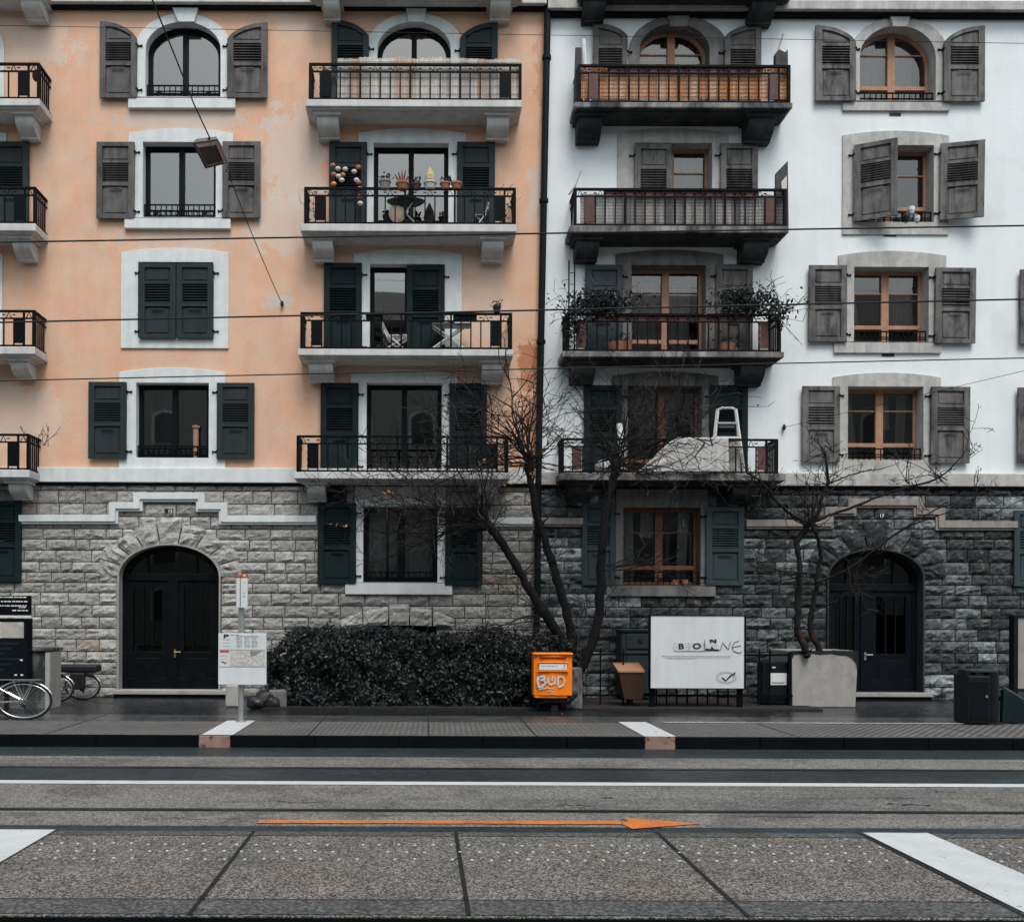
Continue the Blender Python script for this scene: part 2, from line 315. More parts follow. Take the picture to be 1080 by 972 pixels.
M['roadpaint'] = mat('white_road_paint', (0.44, 0.46, 0.465), 0.7, chip=(0.16, 0.155, 0.15), chip_scale=16, chip_at=.61, var=0.1, scale=4, fine=0.06, fine_scale=50, streak=0, dirt=(0.30, 0.29, 0.28), dirt_lo=0.6, dirt_hi=0.8, dirt_scale=(2, 4, 1))
M['orangepaint'] = mat('orange_road_paint', (0.47, 0.14, 0.03), 0.75, chip=(0.12, 0.11, 0.10), chip_scale=18, chip_at=.565, var=0.2, scale=4, fine=0.25, fine_scale=45, dirt=(0.16, 0.11, 0.08), dirt_lo=0.6, dirt_hi=0.75, dirt_scale=(4, 8, 1))
M['pinkstone'] = mat('worn_pink_kerb', (0.27, 0.165, 0.135), 0.85, var=0.3, scale=6, fine=0.2, chip=(0.05, 0.045, 0.045), chip_scale=7, chip_at=.56)
M['joint'] = mat('tar_joint', (0.008, 0.009, 0.010), 0.7, var=0.2)
# tactile paving: a diagonal pattern of small raised bars
mt = mat('tactile_paving', (0.098, 0.096, 0.091), 0.8, var=0.2, scale=1.5, fine=0.3, fine_scale=50, spec=0.25); M['tactile'] = mt
nt = mt.node_tree; N_, L_ = nt.nodes, nt.links
def tactile_nodes():
    geo = N_.new('ShaderNodeNewGeometry'); mp = N_.new('ShaderNodeMapping'); mp.inputs['Rotation'].default_value = (0, 0, R(38))
    L_.new(geo.outputs['Position'], mp.inputs[0])
    w = N_.new('ShaderNodeTexWave'); w.inputs['Scale'].default_value = 3.2; w.inputs['Distortion'].default_value = 0.6; w.inputs['Detail'].default_value = 2
    L_.new(mp.outputs[0], w.inputs[0])
    w2 = N_.new('ShaderNodeTexWave'); w2.bands_direction = 'Y'; w2.inputs['Scale'].default_value = 2.4; w2.inputs['Distortion'].default_value = 0.4; L_.new(mp.outputs[0], w2.inputs[0])
    mu = N_.new('ShaderNodeMath'); mu.operation = 'MULTIPLY'; L_.new(w.outputs['Fac'], mu.inputs[0]); L_.new(w2.outputs['Fac'], mu.inputs[1])
    b = N_.new('ShaderNodeBump'); b.inputs['Distance'].default_value = 0.03; b.inputs['Strength'].default_value = 0.9; L_.new(mu.outputs[0], b.inputs['Height']); L_.new(b.outputs[0], N_['Principled BSDF'].inputs['Normal'])
    cr = N_.new('ShaderNodeMapRange'); cr.inputs[1].default_value = 0.1; cr.inputs[2].default_value = 0.7; cr.inputs[3].default_value = 0.7; cr.inputs[4].default_value = 1.7; L_.new(mu.outputs[0], cr.inputs[0])
    src = N_['Principled BSDF'].inputs['Base Color'].links[0].from_socket
    v = N_.new('ShaderNodeVectorMath'); v.operation = 'SCALE'; L_.new(src, v.inputs[0]); L_.new(cr.outputs[0], v.inputs['Scale']); L_.new(v.outputs[0], N_['Principled BSDF'].inputs['Base Color'])
tactile_nodes()

XL, XR = -70.0, 75.0
def sheet(name, m, x0, x1, y0, y1, z, nx=1):
    b = MB(); b.poly([(x0, y0, z), (x1, y0, z), (x1, y1, z), (x0, y1, z)])
    return tag(b.build(name, m), kind='structure')
def slab_block(name, m, x0, x1, y0, y1, z0, z1, bevel=0):
    b = MB(); b.box(x0, x1, y0, y1, z0, z1); return tag(b.build(name, m, bevel=bevel), kind='structure')
sheet('ground', M['asphalt_dark'], -300, 300, -300, 300, RZ - 0.02)
yk = gY(540, 776.5)                                 # kerb of the far platform
y_tac = gY(540, 761.5); y_pav = gY(540, 755)
def rY(py): return gY(540, py, RZ)
yn0, yn1 = gY(540, 967), gY(540, 877.5)                # near platform, near and far edge
slab_block('pavement', M['wet'], XL, XR, y_pav, 14.0, RZ - 0.3, 0.0)
slab_block('paving_strip', M['paver'], XL, XR, y_tac, y_pav, RZ - 0.3, 0.002)
slab_block('tactile_platform', M['tactile'], XL, XR, yk + 0.12, y_tac, RZ - 0.3, 0.0)
xs = [W(243, 777, yk)[0], W(209, 777, yk)[0], W(680, 777, yk)[0], W(713, 777, yk)[0]]
def kerb(x0, x1, m, nm):
    b = MB(); x = x0; L_k = 1.15
    while x < x1 - .02:
        xe = min(x + L_k, x1); xe = x1 if x1 - xe < .3 else xe; o_ = rnd.uniform(0, .006); b.box(x + .003, xe - .003, yk + o_, yk + .118, RZ - .3, .002 - rnd.uniform(0, .003)); x = xe
    tag(b.build(nm, m, bevel=.012), kind='structure')
kerb(XL, xs[1], M['kerb_black'], 'kerb'); kerb(xs[0], xs[2], M['kerb_black'], 'kerb'); kerb(xs[3], XR, M['kerb_black'], 'kerb')
kerb(xs[1] + .004, xs[0] - .004, M['pinkstone'], 'kerb'); kerb(xs[2] + .004, xs[3] - .004, M['pinkstone'], 'kerb')
sheet('kerb_edge', M['kerb_top'], XL, XR, yk + 0.016, yk + 0.116, 0.006)
# road bands between the platforms
bands = [(790, 799, 'asphalt_dark'), (799, 809.5, 'asphalt'), (809.5, 825, 'asphalt_dark'), (825, 853.5, 'asphalt'), (853.5, 857, 'asphalt_dark'), (857, 872, 'asphalt'), (872, 890, 'asphalt_dark')]
for i, (a, b_, m) in enumerate(bands):
    ya, yb = (yk - 0.0) if i == 0 else rY(a), rY(b_)
    if i == len(bands) - 1: yb = yn1
    sheet('road', M[m], XL, XR, yb, ya, RZ + 0.004)
for a, b_ in ((810.2, 811.6), (854.5, 856)):
    sheet('tram_rail', M['rail_steel'], XL, XR, rY(b_), rY(a), RZ + 0.009)
sheet('lane_line', M['roadpaint'], XL, XR, rY(828.6), rY(825.2), RZ + 0.010)
sheet('road_behind', M['asphalt'], XL, XR, -31.0, yn0, RZ + 0.004)
# orange arrow painted on the road
b = MB(); za = RZ + 0.012
y0_, y1_ = rY(869.6), rY(866.4)
xa, xb = G(272, 868, RZ).x, G(655, 868, RZ).x
n = 26; A_, B_ = [], []
for i in range(n + 1):
    t = i / n; x = xa + (xb - xa) * t
    A_.append((x, y0_ + rnd.uniform(-.012, .012), za)); B_.append((x, y1_ + rnd.uniform(-.012, .012), za))
b.poly(A_ + B_[::-1])
b.poly([tuple(G(*q, RZ).xy) + (za,) for q in ((655, 869.5), (667, 875), (742, 869.2), (655, 863.2), (663, 866.5))])
tag(b.build('arrow_marking', M['orangepaint']), kind='structure')
# cracks and tar seams in the carriageway
b = MB()
for px, py, L_, wd in ((606, 850, .35, .012), (640, 842, .12, .02), (300, 846, 1.2, .006), (120, 838, .9, .005), (880, 842, 1.6, .006), (960, 849, .4, .012), (450, 861, 1.0, .006), (200, 864, .8, .007), (820, 862, .7, .008), (1000, 836, .25, .01)):
    p = G(px, py, RZ); q = [Vector((p.x + L_ * t / 7 - L_ / 2, p.y + rnd.gauss(0, .03), RZ + .0105)) for t in range(8)]
    for u, v in zip(q, q[1:]): w_ = Vector((0, wd * rnd.uniform(.4, 1.3), 0)); b.poly([u - w_, v - w_, v + w_, u + w_])
tag(b.build('road_crack', M['joint']), kind='structure')
# near platform
slab_block('near_platform', M['concrete_near'], XL, XR, yn0 + 0.001, yn1, RZ - 0.3, 0.0)
yb1 = gY(540, 950)
sheet('platform_band', M['concrete_band'], XL, XR, yn0 + .03, yb1, 0.004)
sheet('platform_band', M['concrete_band'], XL, XR, yn1 - 0.14, yn1 - 0.01, 0.004)
slab_block('kerb', M['kerb_black'], XL, XR, yn0 - 0.02, yn0, RZ - 0.3, -0.006)
pitch = (G(700, 880).x - G(270, 880).x) / 2; xj = G(481, 880).x
b = MB()
for k in range(-12, 14):
    x = xj + k * pitch; b.poly([(x - .014, yn0 + .01, .007), (x + .014, yn0 + .01, .007), (x + .014, yn1 - .005, .007), (x - .014, yn1 - .005, .007)])
b.poly([(XL, yb1 - .006, .007), (XR, yb1 - .006, .007), (XR, yb1 + .006, .007), (XL, yb1 + .006, .007)])
tag(b.build('platform_joint', M['joint']), kind='structure')
for x0, x1 in ((G(-8, 878).x, G(60, 875).x), (G(912, 880).x, G(980, 880).x)):
    sheet('crossing_stripe', M['roadpaint'], x0, x1, yn0 + .012, yn1 - .004, 0.011)
b = MB()
for r_, py in enumerate((891.5, 898.8, 907)):
    yy = gY(540, py); x = -9.0 + r_ * 0.062
    while x < 11:
        inside = any(x0 - .05 < x < x1 + .05 for x0, x1 in ((G(-8, 878).x, G(60, 875).x), (G(912, 880).x, G(980, 880).x)))
        if not inside and rnd.random() > .06:
            c = Vector((x + rnd.uniform(-.008, .008), yy + rnd.uniform(-.02, .02), 0))
            b.lathe(c, [(.0115, 0.001), (.0115, .007), (.008, .009)], 8)
        x += 0.128
tag(b.build('tactile_studs', M['roadpaint']), kind='structure')
# joints, stripes and line on the far platform
b = MB()
for px in (60, 330, 452, 560, 820, 1010):
    x = G(px, 770).x; b.poly([(x - .008, yk + .01, .0065), (x + .008, yk + .01, .0065), (x + .008, y_pav, .0065), (x - .008, y_pav, .0065)])
tag(b.build('platform_joint', M['joint']), kind='structure')
for q in ((209, 243, 777), (680, 713, 777)):
    x0, x1 = G(q[0], q[2]).x, G(q[1], q[2]).x
    sheet('crossing_stripe', M['roadpaint'], x0, x1, yk + .005, y_tac + .05, 0.010)
sheet('lane_line', M['roadpaint'], G(700, 762).x, G(1015, 762).x, y_tac - .02, y_tac + .05, 0.010)
b = MB()
for k in range(60):
    x = rnd.uniform(-9, 13); y = rnd.choice([rnd.uniform(yk, -1.9), rnd.uniform(yk, -1.9), rnd.uniform(-12, yk)])
    z = .013 if y > yk else RZ + .016
    if yn0 < y < yn1: z = .012
    a = rnd.uniform(0, 6.3); s = rnd.uniform(.02, .05)
    b.color(rnd.uniform(.4, 1.3), rnd.uniform(.4, 1.1), rnd.uniform(.4, 1))
    b.poly([(x + s * math.cos(a), y + s * math.sin(a), z), (x - s * .4 * math.sin(a), y + s * .4 * math.cos(a), z + .008), (x - s * math.cos(a), y - s * math.sin(a), z), (x + s * .4 * math.sin(a), y - s * .4 * math.cos(a), z + .004)])
tag(b.build('fallen_leaves', M['leafcol']), kind='stuff')

# ------------------------------------------------------------------ building kit
def outline(x0, x1, z0, z1, rise=0.0, n=18):
    """rectangle with a top that rises by an elliptical or low arch of the given rise; z1 is the crown"""
    pts = [(x0, z0), (x1, z0)]
    zs = z1 - rise; c = (x0 + x1) / 2; h = (x1 - x0) / 2
    for i in range(n + 1):
        a = math.pi * i / n
        if rise > 0.12: pts.append((c + h * math.cos(a), zs + rise * math.sin(a)))
        else:
            t = i / n; pts.append((x1 + (x0 - x1) * t, zs + rise * (1 - (2 * t - 1) ** 2)))
    return pts
def holed(b, x0, x1, z0, z1, holes, y, edge=None):
    """sheet at depth y with rectangular openings; edge(side,z) lets the outer edges lean"""
    X = sorted({x0, x1, *[min(max(h[0], x0), x1) for h in holes], *[min(max(h[1], x0), x1) for h in holes]})
    Z = sorted({z0, z1, *[min(max(h[2], z0), z1) for h in holes], *[min(max(h[3], z0), z1) for h in holes]})
    vs = {}
    def v(i, k):
        if (i, k) not in vs:
            x = X[i]
            if edge and i in (0, len(X) - 1): x = edge(i == 0, Z[k])
            vs[i, k] = b.bm.verts.new((x, y, Z[k]))
        return vs[i, k]
    for i in range(len(X) - 1):
        for k in range(len(Z) - 1):
            cx, cz = (X[i] + X[i + 1]) / 2, (Z[k] + Z[k + 1]) / 2
            if any(h[0] < cx < h[1] and h[2] < cz < h[3] for h in holes): continue
            b.face([v(i, k), v(i + 1, k), v(i + 1, k + 1), v(i, k + 1)])

def window(bld, op, rise_px, sur, sur_rise_px, frame_m, sur_m, z0=None, transom=None, sill=None, key=None, guard=False, curtain=None, low=None, glass='glass', label=None, stile=0.085, sur_bottom=None, deep=.16):
    if frame_m in ('frame_wood', 'frame_shade'):
        deep = .24; stile = .065
        if glass == 'glass': glass = 'glass_clear'
    x0, z1 = W(op[0], op[1]); x1, zb = W(op[2], op[3])
    x1 = W(op[2], op[1])[0] * .5 + x1 * .5; x0 = x0 * .5 + W(op[0], op[3])[0] * .5
    zb = zb if z0 is None else z0
    S = F_PX / 19.0; rise = rise_px / S; n = 18
    holes = [(x0 - .02, x1 + .02, zb - .01, z1 - rise + .01)]
    if rise > .12:
        for k in range(8):
            ta, tb = k / 8, (k + 1) / 8; hw_ = (x1 - x0) / 2 * math.sqrt(max(1 - ta * ta, 0)) + .02; cc = (x0 + x1) / 2
            if hw_ > .05: holes.append((cc - hw_, cc + hw_, z1 - rise + rise * ta, z1 - rise + rise * tb))
    else: holes = [(x0 - .02, x1 + .02, zb - .01, z1 + .01)]
    O = outline(x0, x1, zb, z1, rise, n)
    # surround: front ring + reveal
    sx0, sz1 = W(sur[0], sur[1]); sx1, szb = W(sur[2], sur[3]); sx1 = (sx1 + W(sur[2], sur[1])[0]) / 2; sx0 = (sx0 + W(sur[0], sur[3])[0]) / 2
    szb = zb - .004 if (z0 is not None or sur_bottom is None) else W(0, sur_bottom)[1]
    OO = outline(sx0, sx1, min(szb, zb - .004), sz1, sur_rise_px / S, n)
    fr = MB(); t = stile
    I = outline(x0 + t, x1 - t, zb + t, z1 - t, max(rise - t * .35, 0) if rise else 0, n)
    Y0 = deep
    fr.ring(O, I, Y0, Y0 + .07)
    cx = (x0 + x1) / 2
    mw = t * .62 if deep < .2 else .075
    fr.box(cx - mw, cx + mw, Y0 - .012, Y0 + .06, zb + .01, z1 - .02)
    if low: fr.box(x0 + .01, x1 - .01, Y0 - .006, Y0 + .065, W(0, low, Y0)[1] - .04, W(0, low, Y0)[1] + .04)
    if transom:
        zt = W(0, transom, Y0)[1]
        fr.box(x0 + t * .6, cx - t * .6, Y0 + .012, Y0 + .05, zt - .012, zt + .012); fr.box(cx + t * .6, x1 - t * .6, Y0 + .012, Y0 + .05, zt - .012, zt + .012)
    w = fr.build('window', M[frame_m], bld, bevel=.006)
    if label: w['label'] = label
    s = MB(); s.ring(OO, O, -.035, 0.02, .42); s.build('surround', M[sur_m], w, bevel=.006)
    if sill:
        sy = -.05 if sur_m == 'grey_surround' else -.085; ax, at = W(sill[0], sill[1], sy); bx, ab = W(sill[2], sill[3], sy)
        s = MB(); s.box(ax, bx, sy, .28, ab, at if z0 is None else at); s.build('sill', M[sur_m], w, bevel=.01)
    if key:
        k = MB(); (a0, a1, b0, b1, t0, t1) = key
        q = [W(b0, t1, -.1), W(b1, t1, -.1), W(a1, t0, -.1), W(a0, t0, -.1)]
        k.prism(q, 'y', -.10, .0); k.build('keystone', M[sur_m], w, bevel=.008)
    p = MB(); p.poly([(a, Y0 + .04, c) for a, c in outline(x0 + t * .5, x1 - t * .5, zb + t * .5, z1 - t * .5, rise, n)])
    p.build('pane', M[glass], w)
    if guard:
        g = MB(); zt = W(0, guard)[1]; gy = .05
        g.box(x0 + .01, x1 - .01, gy - .012, gy + .012, zt - .02, zt + .005); g.box(x0 + .01, x1 - .01, gy - .008, gy + .008, zt - .13, zt - .11)
        g.box(x0 + .01, x1 - .01, gy - .008, gy + .008, zb + .06, zb + .08)
        k = int((x1 - x0) / .11)
        for i in range(k + 1):
            x = x0 + .02 + (x1 - x0 - .04) * i / k; g.box(x - .009, x + .009, gy - .008, gy + .008, zb + .002, zt - .01)
        for i in range(3):
            x = x0 + (x1 - x0) * (i + .5) / 3
            g.box(x - .05, x + .05, gy - .01, gy + .01, zb + .09, zt - .14)
        g.build('guard_rail', M['iron'], w)
    if curtain:
        for (f0, f1, g0, g1, sl) in curtain:
            cb = MB(); n2 = 40; zt = z1 - .05; A = []; Bq = []
            for i in range(n2 + 1):
                u = i / n2; x = x0 + (x1 - x0) * (f0 + (f1 - f0) * u); xb = x + sl * (x1 - x0) * (1 if u > .5 else .6)
                y = deep + .26 + .028 * math.sin(u * 34 * (f1 - f0) * 1.6) + .012 * math.sin(u * 71)
                A.append(cb.bm.verts.new((x, y, zb + (zt - zb) * g1))); Bq.append(cb.bm.verts.new((xb, y + .01, zb + (zt - zb) * g0)))
            for i in range(n2): cb.face([A[i], A[i + 1], Bq[i + 1], Bq[i]])
            cb.build('curtain', M['curtain'], w, smooth=True)
    bld['_h'] = None
    HOLES[bld.name].extend(holes)
    return w
HOLES = {}

def shutter(bld, x0, x1, z0, z1, m, drop=0.0, hi='L', angle=0.0, hinge='R', y=-.055, name='shutter', label=None, lean=0.0):
    """louvred shutter: raised stiles and rails, two sunk panels, slats between; drop curves the top down on the side away from hi"""
    b = MB(); w = x1 - x0; h = z1 - z0; st = w * .155
    def top(x):
        if drop <= 0: return z1
        u = (x - x0) / w
        if hi == 'R': u = 1 - u
        return z1 - drop * (1 - math.sqrt(max(1 - (u * .94) ** 2, 0))) / (1 - math.sqrt(1 - .94 ** 2))
    def sm(a, c, n=8): return [a + (c - a) * i / n for i in range(n + 1)]
    zt_p = z0 + h * .735; zl1 = z0 + h * .725; zl0 = z0 + h * .475; zb1 = z0 + h * .425; zb0 = z0 + h * .055
    k = lambda z: (lambda x: z)
    yb, ym, yf = y + .026, y + .010, y - .026
    b.strip(sm(x0 + .004, x1 - .004), k(z0 + .004), k(zl0 - .01), yb, ym)                  # back boards
    b.strip(sm(x0 + .004, x1 - .004), k(zl1 + .01), lambda x: top(x) - .006, yb, ym)
    b.strip([x0 + .004, x1 - .004], k(zl0 - .01), k(zl1 + .01), yb + .012, yb + .008)
    b.strip(sm(x0, x0 + st, 4), k(z0), top, ym + .004, yf); b.strip(sm(x1 - st, x1, 4), k(z0), top, ym + .004, yf)
    inn = sm(x0 + st, x1 - st)
    b.strip(inn, k(z0), k(zb0), ym + .004, yf + .002); b.strip(inn, k(zb1), k(zl0), ym + .004, yf + .002)
    b.strip(inn, k(zl1), k(zl1 + h * .035), ym + .004, yf + .002)
    b.strip(inn, lambda x: top(x) - h * .055, top, ym + .004, yf + .002)
    # raised fields inside the panels
    p = w * .05
    b.strip([x0 + st + p, x1 - st - p], k(zb0 + p), k(zb1 - p), ym, ym - .012)
    b.strip(sm(x0 + st + p, x1 - st - p), k(zl1 + h * .035 + p), lambda x: max(top(x) - h * .055 - p, zl1 + h * .035 + p + .01), ym, ym - .012)
    b.box(x0 + w * .33, x1 - w * .33, yf + .0, yf - .014, zb1 - h * .045, zb1 - h * .028)        # pull bar
    ns = max(6, int(h * .25 / .047)); dz = (zl1 - zl0) / ns
    for i in range(ns):
        zc = zl0 + dz * (i + .5)
        b.prism([(yf + .010, zc - dz * .30), (yf + .010, zc - dz * .10), (yb + .006, zc + dz * .34), (yb + .006, zc + dz * .2)], 'x', x0 + st * .9, x1 - st * .9)
    if angle or lean:
        hx = x1 if hinge == 'R' else x0
        Mx = Matrix.Translation((hx, y + .02, z0)) @ Matrix.Rotation(angle, 4, 'Z') @ Matrix.Rotation(lean, 4, 'Y') @ Matrix.Translation((-hx, -y - .02, -z0))
        bmesh.ops.transform(b.bm, matrix=Mx, verts=b.bm.verts)
    o = b.build(name, M[m], bld, bevel=.004)
    if label: o['label'] = label
    hxx, sg = (x1, 1) if hinge == 'R' else (x0, -1)
    for f in (.10, .88):
        z = z0 + h * f if not drop else z0 + h * (.12 if f < .5 else .70)
        g = MB(); g.box(hxx - .02 * 1, hxx + .02, y - .03, y + .03, z - .018, z + .018); g.box(min(hxx, hxx + sg * .085), max(hxx, hxx + sg * .085), -.05, -.030, z - .012, z + .012); g.ball((hxx + sg * .085, -.05, z), .022, n=5)
        g.build('hinge', M['iron'], o)
    return o
def shutter_px(bld, r, m, **k):
    Yq = k.get('y', -.055) - .026
    x0 = (W(r[0], r[1], Yq)[0] + W(r[0], r[3], Yq)[0]) / 2; x1 = (W(r[2], r[1], Yq)[0] + W(r[2], r[3], Yq)[0]) / 2
    z1 = W((r[0] + r[2]) / 2, r[1], Yq)[1]; z0 = k.pop('z0', None)
    z0 = W((r[0] + r[2]) / 2, r[3], Yq)[1] if z0 is None else z0
    return shutter(bld, x0, x1, z0, z1, m, **k)

DEP = .62
def balcony(bld, sl, rail, corbels, slab_m, iron_m, panel_m, corbel_m, left_side=True, label=None, brown_top=False):
    x0, x1 = W(sl[0], sl[2], -DEP)[0], W(sl[1], sl[2], -DEP)[0]; zt = W((sl[0] + sl[1]) / 2, sl[2], -DEP)[1]; zb = W((sl[0] + sl[1]) / 2, sl[3], -DEP)[1]
    b = MB(); b.box(x0, x1, -DEP, .02, zb, zt); o = b.build('balcony', M[slab_m], bld, bevel=.012)
    if label: o['label'] = label
    b = MB(); b.box(x0 + .05, x1 - .05, -DEP + .05, .02, zb - .028, zb + .002); b.box(x0 + .10, x1 - .10, -DEP + .10, .02, zb - .05, zb - .026)
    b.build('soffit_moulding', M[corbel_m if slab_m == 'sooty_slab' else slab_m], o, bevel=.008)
    if rail:
        rx0, rx1 = W(rail[0], rail[2], -DEP)[0] + .02, W(rail[1], rail[2], -DEP)[0] - .02
        rt = W((rail[0] + rail[1]) / 2, rail[2], -DEP)[1]; yf = -DEP + .045; g = MB(); rb = zt + .045; r2 = rt - .145
        def hbar(z, hgt, th):
            g.box(rx0 - th, rx1 + th, yf - th, yf + th, z - hgt, z); g.box(rx0 - th, rx0 + th, yf + th + .001, 0.0, z - hgt, z); g.box(rx1 - th, rx1 + th, yf + th + .001, 0.0, z - hgt, z)
        hbar(rt, .040, .024); hbar(r2, .026, .014); hbar(rb, .030, .015)
        n = int((rx1 - rx0) / .19)
        for i in range(n + 1):
            x = rx0 + (rx1 - rx0) * i / n
            big = i in (0, n) or i % 5 == 0
            th = .028 if i in (0, n) else .019 if big else .0125
            g.box(x - th, x + th, yf - th * .8, yf + th * .8, zt if big else rb - .01, rt - .02 if big else r2)
            if not big: g.box(x - .03, x + .03, yf - .004, yf + .004, r2 + .045, r2 + .065)
        for i in range(1, 2 * n):                                               # short bars of the upper band
            x = rx0 + (rx1 - rx0) * i / (2 * n)
            if i % 4 == 1: g.tube([(x - .05, yf, r2), (x, yf, rt - .04), (x + .05, yf, r2)], .010, 4)
        for x in (rx0, rx1):
            for j in range(1, 6):
                yy = yf + (0 - yf) * j / 6; g.box(x - .012, x + .012, yy - .012, yy + .012, rb - .01, rt - .02)
        g.build('railing', M[iron_m], o)
        for xa in (rx0 + .19, rx1 - .37):
            g = MB(); w_ = .18
            g.box(xa, xa + w_, yf - .012, yf + .004, rb + .03, r2 - .01)
            for j in range(4):
                zz = rb + .08 + (r2 - rb - .14) * j / 3
                g.box(xa - .018, xa + w_ + .018, yf - .008, yf, zz - .018, zz + .018)
            g.build('railing_panel', M[panel_m], o, bevel=.006)
        if brown_top:
            g = MB(); g.box(rx0 + .55, rx1 - .5, yf + .016, yf + .024, r2 + .01, rt - .04); g.build('top_panel', M['brown_iron'], o)
    for (ca, cb, cy) in corbels:
        xa, xb = W(ca, cy - 20, -.5)[0], W(cb, cy - 20, -.4)[0]; z1 = zb - .05; z0 = W((ca + cb) / 2, cy, -.16)[1]; h = z1 - z0
        pr = [(0.02, z1), (-.46, z1), (-.46, z1 - h * .10), (-.43, z1 - h * .12)]
        for i in range(10):
            t = i / 9; pr.append((-.43 + .22 * t ** 2.6, z1 - h * (.14 + .74 * t ** .9)))
        pr += [(-.18, z1 - h * .90), (-.18, z0), (.02, z0)]
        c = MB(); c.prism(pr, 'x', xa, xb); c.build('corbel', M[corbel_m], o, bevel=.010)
        c = MB(); c.box(xa - .06, xb + .06, -.50, .02, z1 - .035, z1 + .003); c.build('corbel_cap', M[corbel_m], o, bevel=.008)
    return o, (x0, x1, zt)

def rough_face(b, poly_fn, nx, nz, y0, h, seed):
    """rock-faced stone: a small bumpy pillow on the footprint poly_fn(u,v)->(x,z)"""
    V = {}
    for i in range(nx + 1):
        for k in range(nz + 1):
            x, z = poly_fn(i / nx, k / nz); e = i in (0, nx) or k in (0, nz)
            q = noise.noise(Vector((x * 3.1 + seed, z * 6.0, seed * 1.7))) * .5 + noise.noise(Vector((x * 9 + seed, z * 14, 3.1))) * .5
            d = h * (.45 if e else 1.0) + (q * h * (.5 if e else 1.5))
            V[i, k] = b.bm.verts.new((x + (0 if e else rnd.uniform(-.012, .012)), y0 - max(d, .008), z + (0 if e else rnd.uniform(-.012, .012))))
    for i in range(nx):
        for k in range(nz): b.face([V[i, k], V[i + 1, k], V[i + 1, k + 1], V[i, k + 1]])
    rim = [V[i, 0] for i in range(nx + 1)] + [V[nx, k] for k in range(1, nz + 1)] + [V[i, nz] for i in range(nx - 1, -1, -1)] + [V[0, k] for k in range(nz - 1, 0, -1)]
    back = [b.bm.verts.new((v.co.x, y0 + .02, v.co.z)) for v in rim]; n = len(rim)
    for i in range(n): b.face([rim[i], back[i], back[(i + 1) % n], rim[(i + 1) % n]])

def stone_base(bld, x0, x1, z1, holes, doors, tone, edge=None, dark=None, hgt=.034, sm='stone'):
    """rock-faced ashlar courses; holes are rectangles, doors are (cx, halfwidth, spring z, rise) arches with voussoirs"""
    b = MB(); b.color(*[c * .28 for c in tone])
    hh = holes + [(d[0] - d[1], d[0] + d[1], -1, d[2] + d[3]) for d in doors]
    holed(b, x0, x1, -.3, z1, hh, 0.0, edge)
    z = 0.0; row = 0
    while z < z1 - .05:
        h = rnd.uniform(.195, .265); h = min(h, z1 - z)
        if z1 - z - h < .1: h = z1 - z
        za, zb = z + .010, z + h - .010; zm = (za + zb) / 2
        ex = []
        for q in holes:
            if q[2] < zm < q[3]: ex.append((q[0], q[1], 0))
        for cx, hw, sp, rise in doors:
            if za < sp: ex.append((cx - hw - .04, cx + hw + .04, 1))
            else:
                hw2, r2 = hw + .42, rise + .42; u = (zb - sp) / r2
                if u < 1: k = hw2 * math.sqrt(1 - u * u) - .04; ex.append((cx - k, cx + k, 1))
        a0 = x0 if edge is None else edge(True, zm); a1 = x1 if edge is None else edge(False, zm)
        ex.sort(); free = []; cur = (a0, 0)
        for e in ex:
            if e[0] > cur[0]: free.append((cur[0], e[0], cur[1], e[2]))
            cur = (max(cur[0], e[1]), e[2])
        if a1 > cur[0]: free.append((cur[0], a1, cur[1], 0))
        for fa, fb, ja, jb in free:
            x = fa; first = True
            while x < fb - .02:
                w = rnd.uniform(.36, .66)
                jamb = 0
                if first and ja: w = .62 if row % 2 else .36; jamb = 1
                if jb and fb - x - w < .5:
                    t_ = .62 if row % 2 else .36
                    if fb - x > t_ + .22: w = fb - x - t_
                    else: w = fb - x; jamb = 1
                if fb - x - w < .2: w = fb - x
                xa, xb = x + .010, x + w - .010
                if xb - xa > .02:
                    t = rnd.uniform(.82, 1.15) * (1 + .25 * noise.noise(Vector((x * .5, z * .8, 4)))); c = [tone[i] * t for i in range(3)]
                    if jamb: c = [v * 1.2 for v in c]
                    if rnd.random() < .022 and tone[0] > .2: c = [c[0] * 1.02, c[1] * .87, c[2] * .80]
                    if dark:
                        s_ = dark((xa + xb) / 2, zm); c = [v * s_ for v in c]
                    b.color(*c)
                    rough_face(b, lambda u, v, xa=xa, xb=xb: (xa + (xb - xa) * u, za + (zb - za) * v), max(3, int((xb - xa) / .06)), 4, 0.0, hgt if not jamb else .045, rnd.uniform(0, 99))
                x += w; first = False
        z += h; row += 1
    o = b.build('stone_base', M[sm], bld)
    for cx, hw, sp, rise in doors:
        v = MB(); n = 9
        for i in range(n):
            a0, a1 = math.pi * i / n + .012, math.pi * (i + 1) / n - .012
            key = i == n // 2; ext = .62 if key else .42 + (.06 if i % 2 else 0)
            def fn(u, w_, a0=a0, a1=a1, ext=ext):
                a = a0 + (a1 - a0) * (1 - u); ro = w_ * ext
                return (cx + (hw + .03 + ro) * math.cos(a), sp + (rise + .03 + ro * .86) * math.sin(a))
            t = rnd.uniform(1.0, 1.3); c = [q * t for q in tone]
            if dark: k_ = dark(cx, sp + rise); c = [q * k_ for q in c]
            v.color(*c); rough_face(v, fn, 4, 5, -.03, .06, rnd.uniform(0, 99))
        v.build('door_arch', M[sm], bld)
    return o

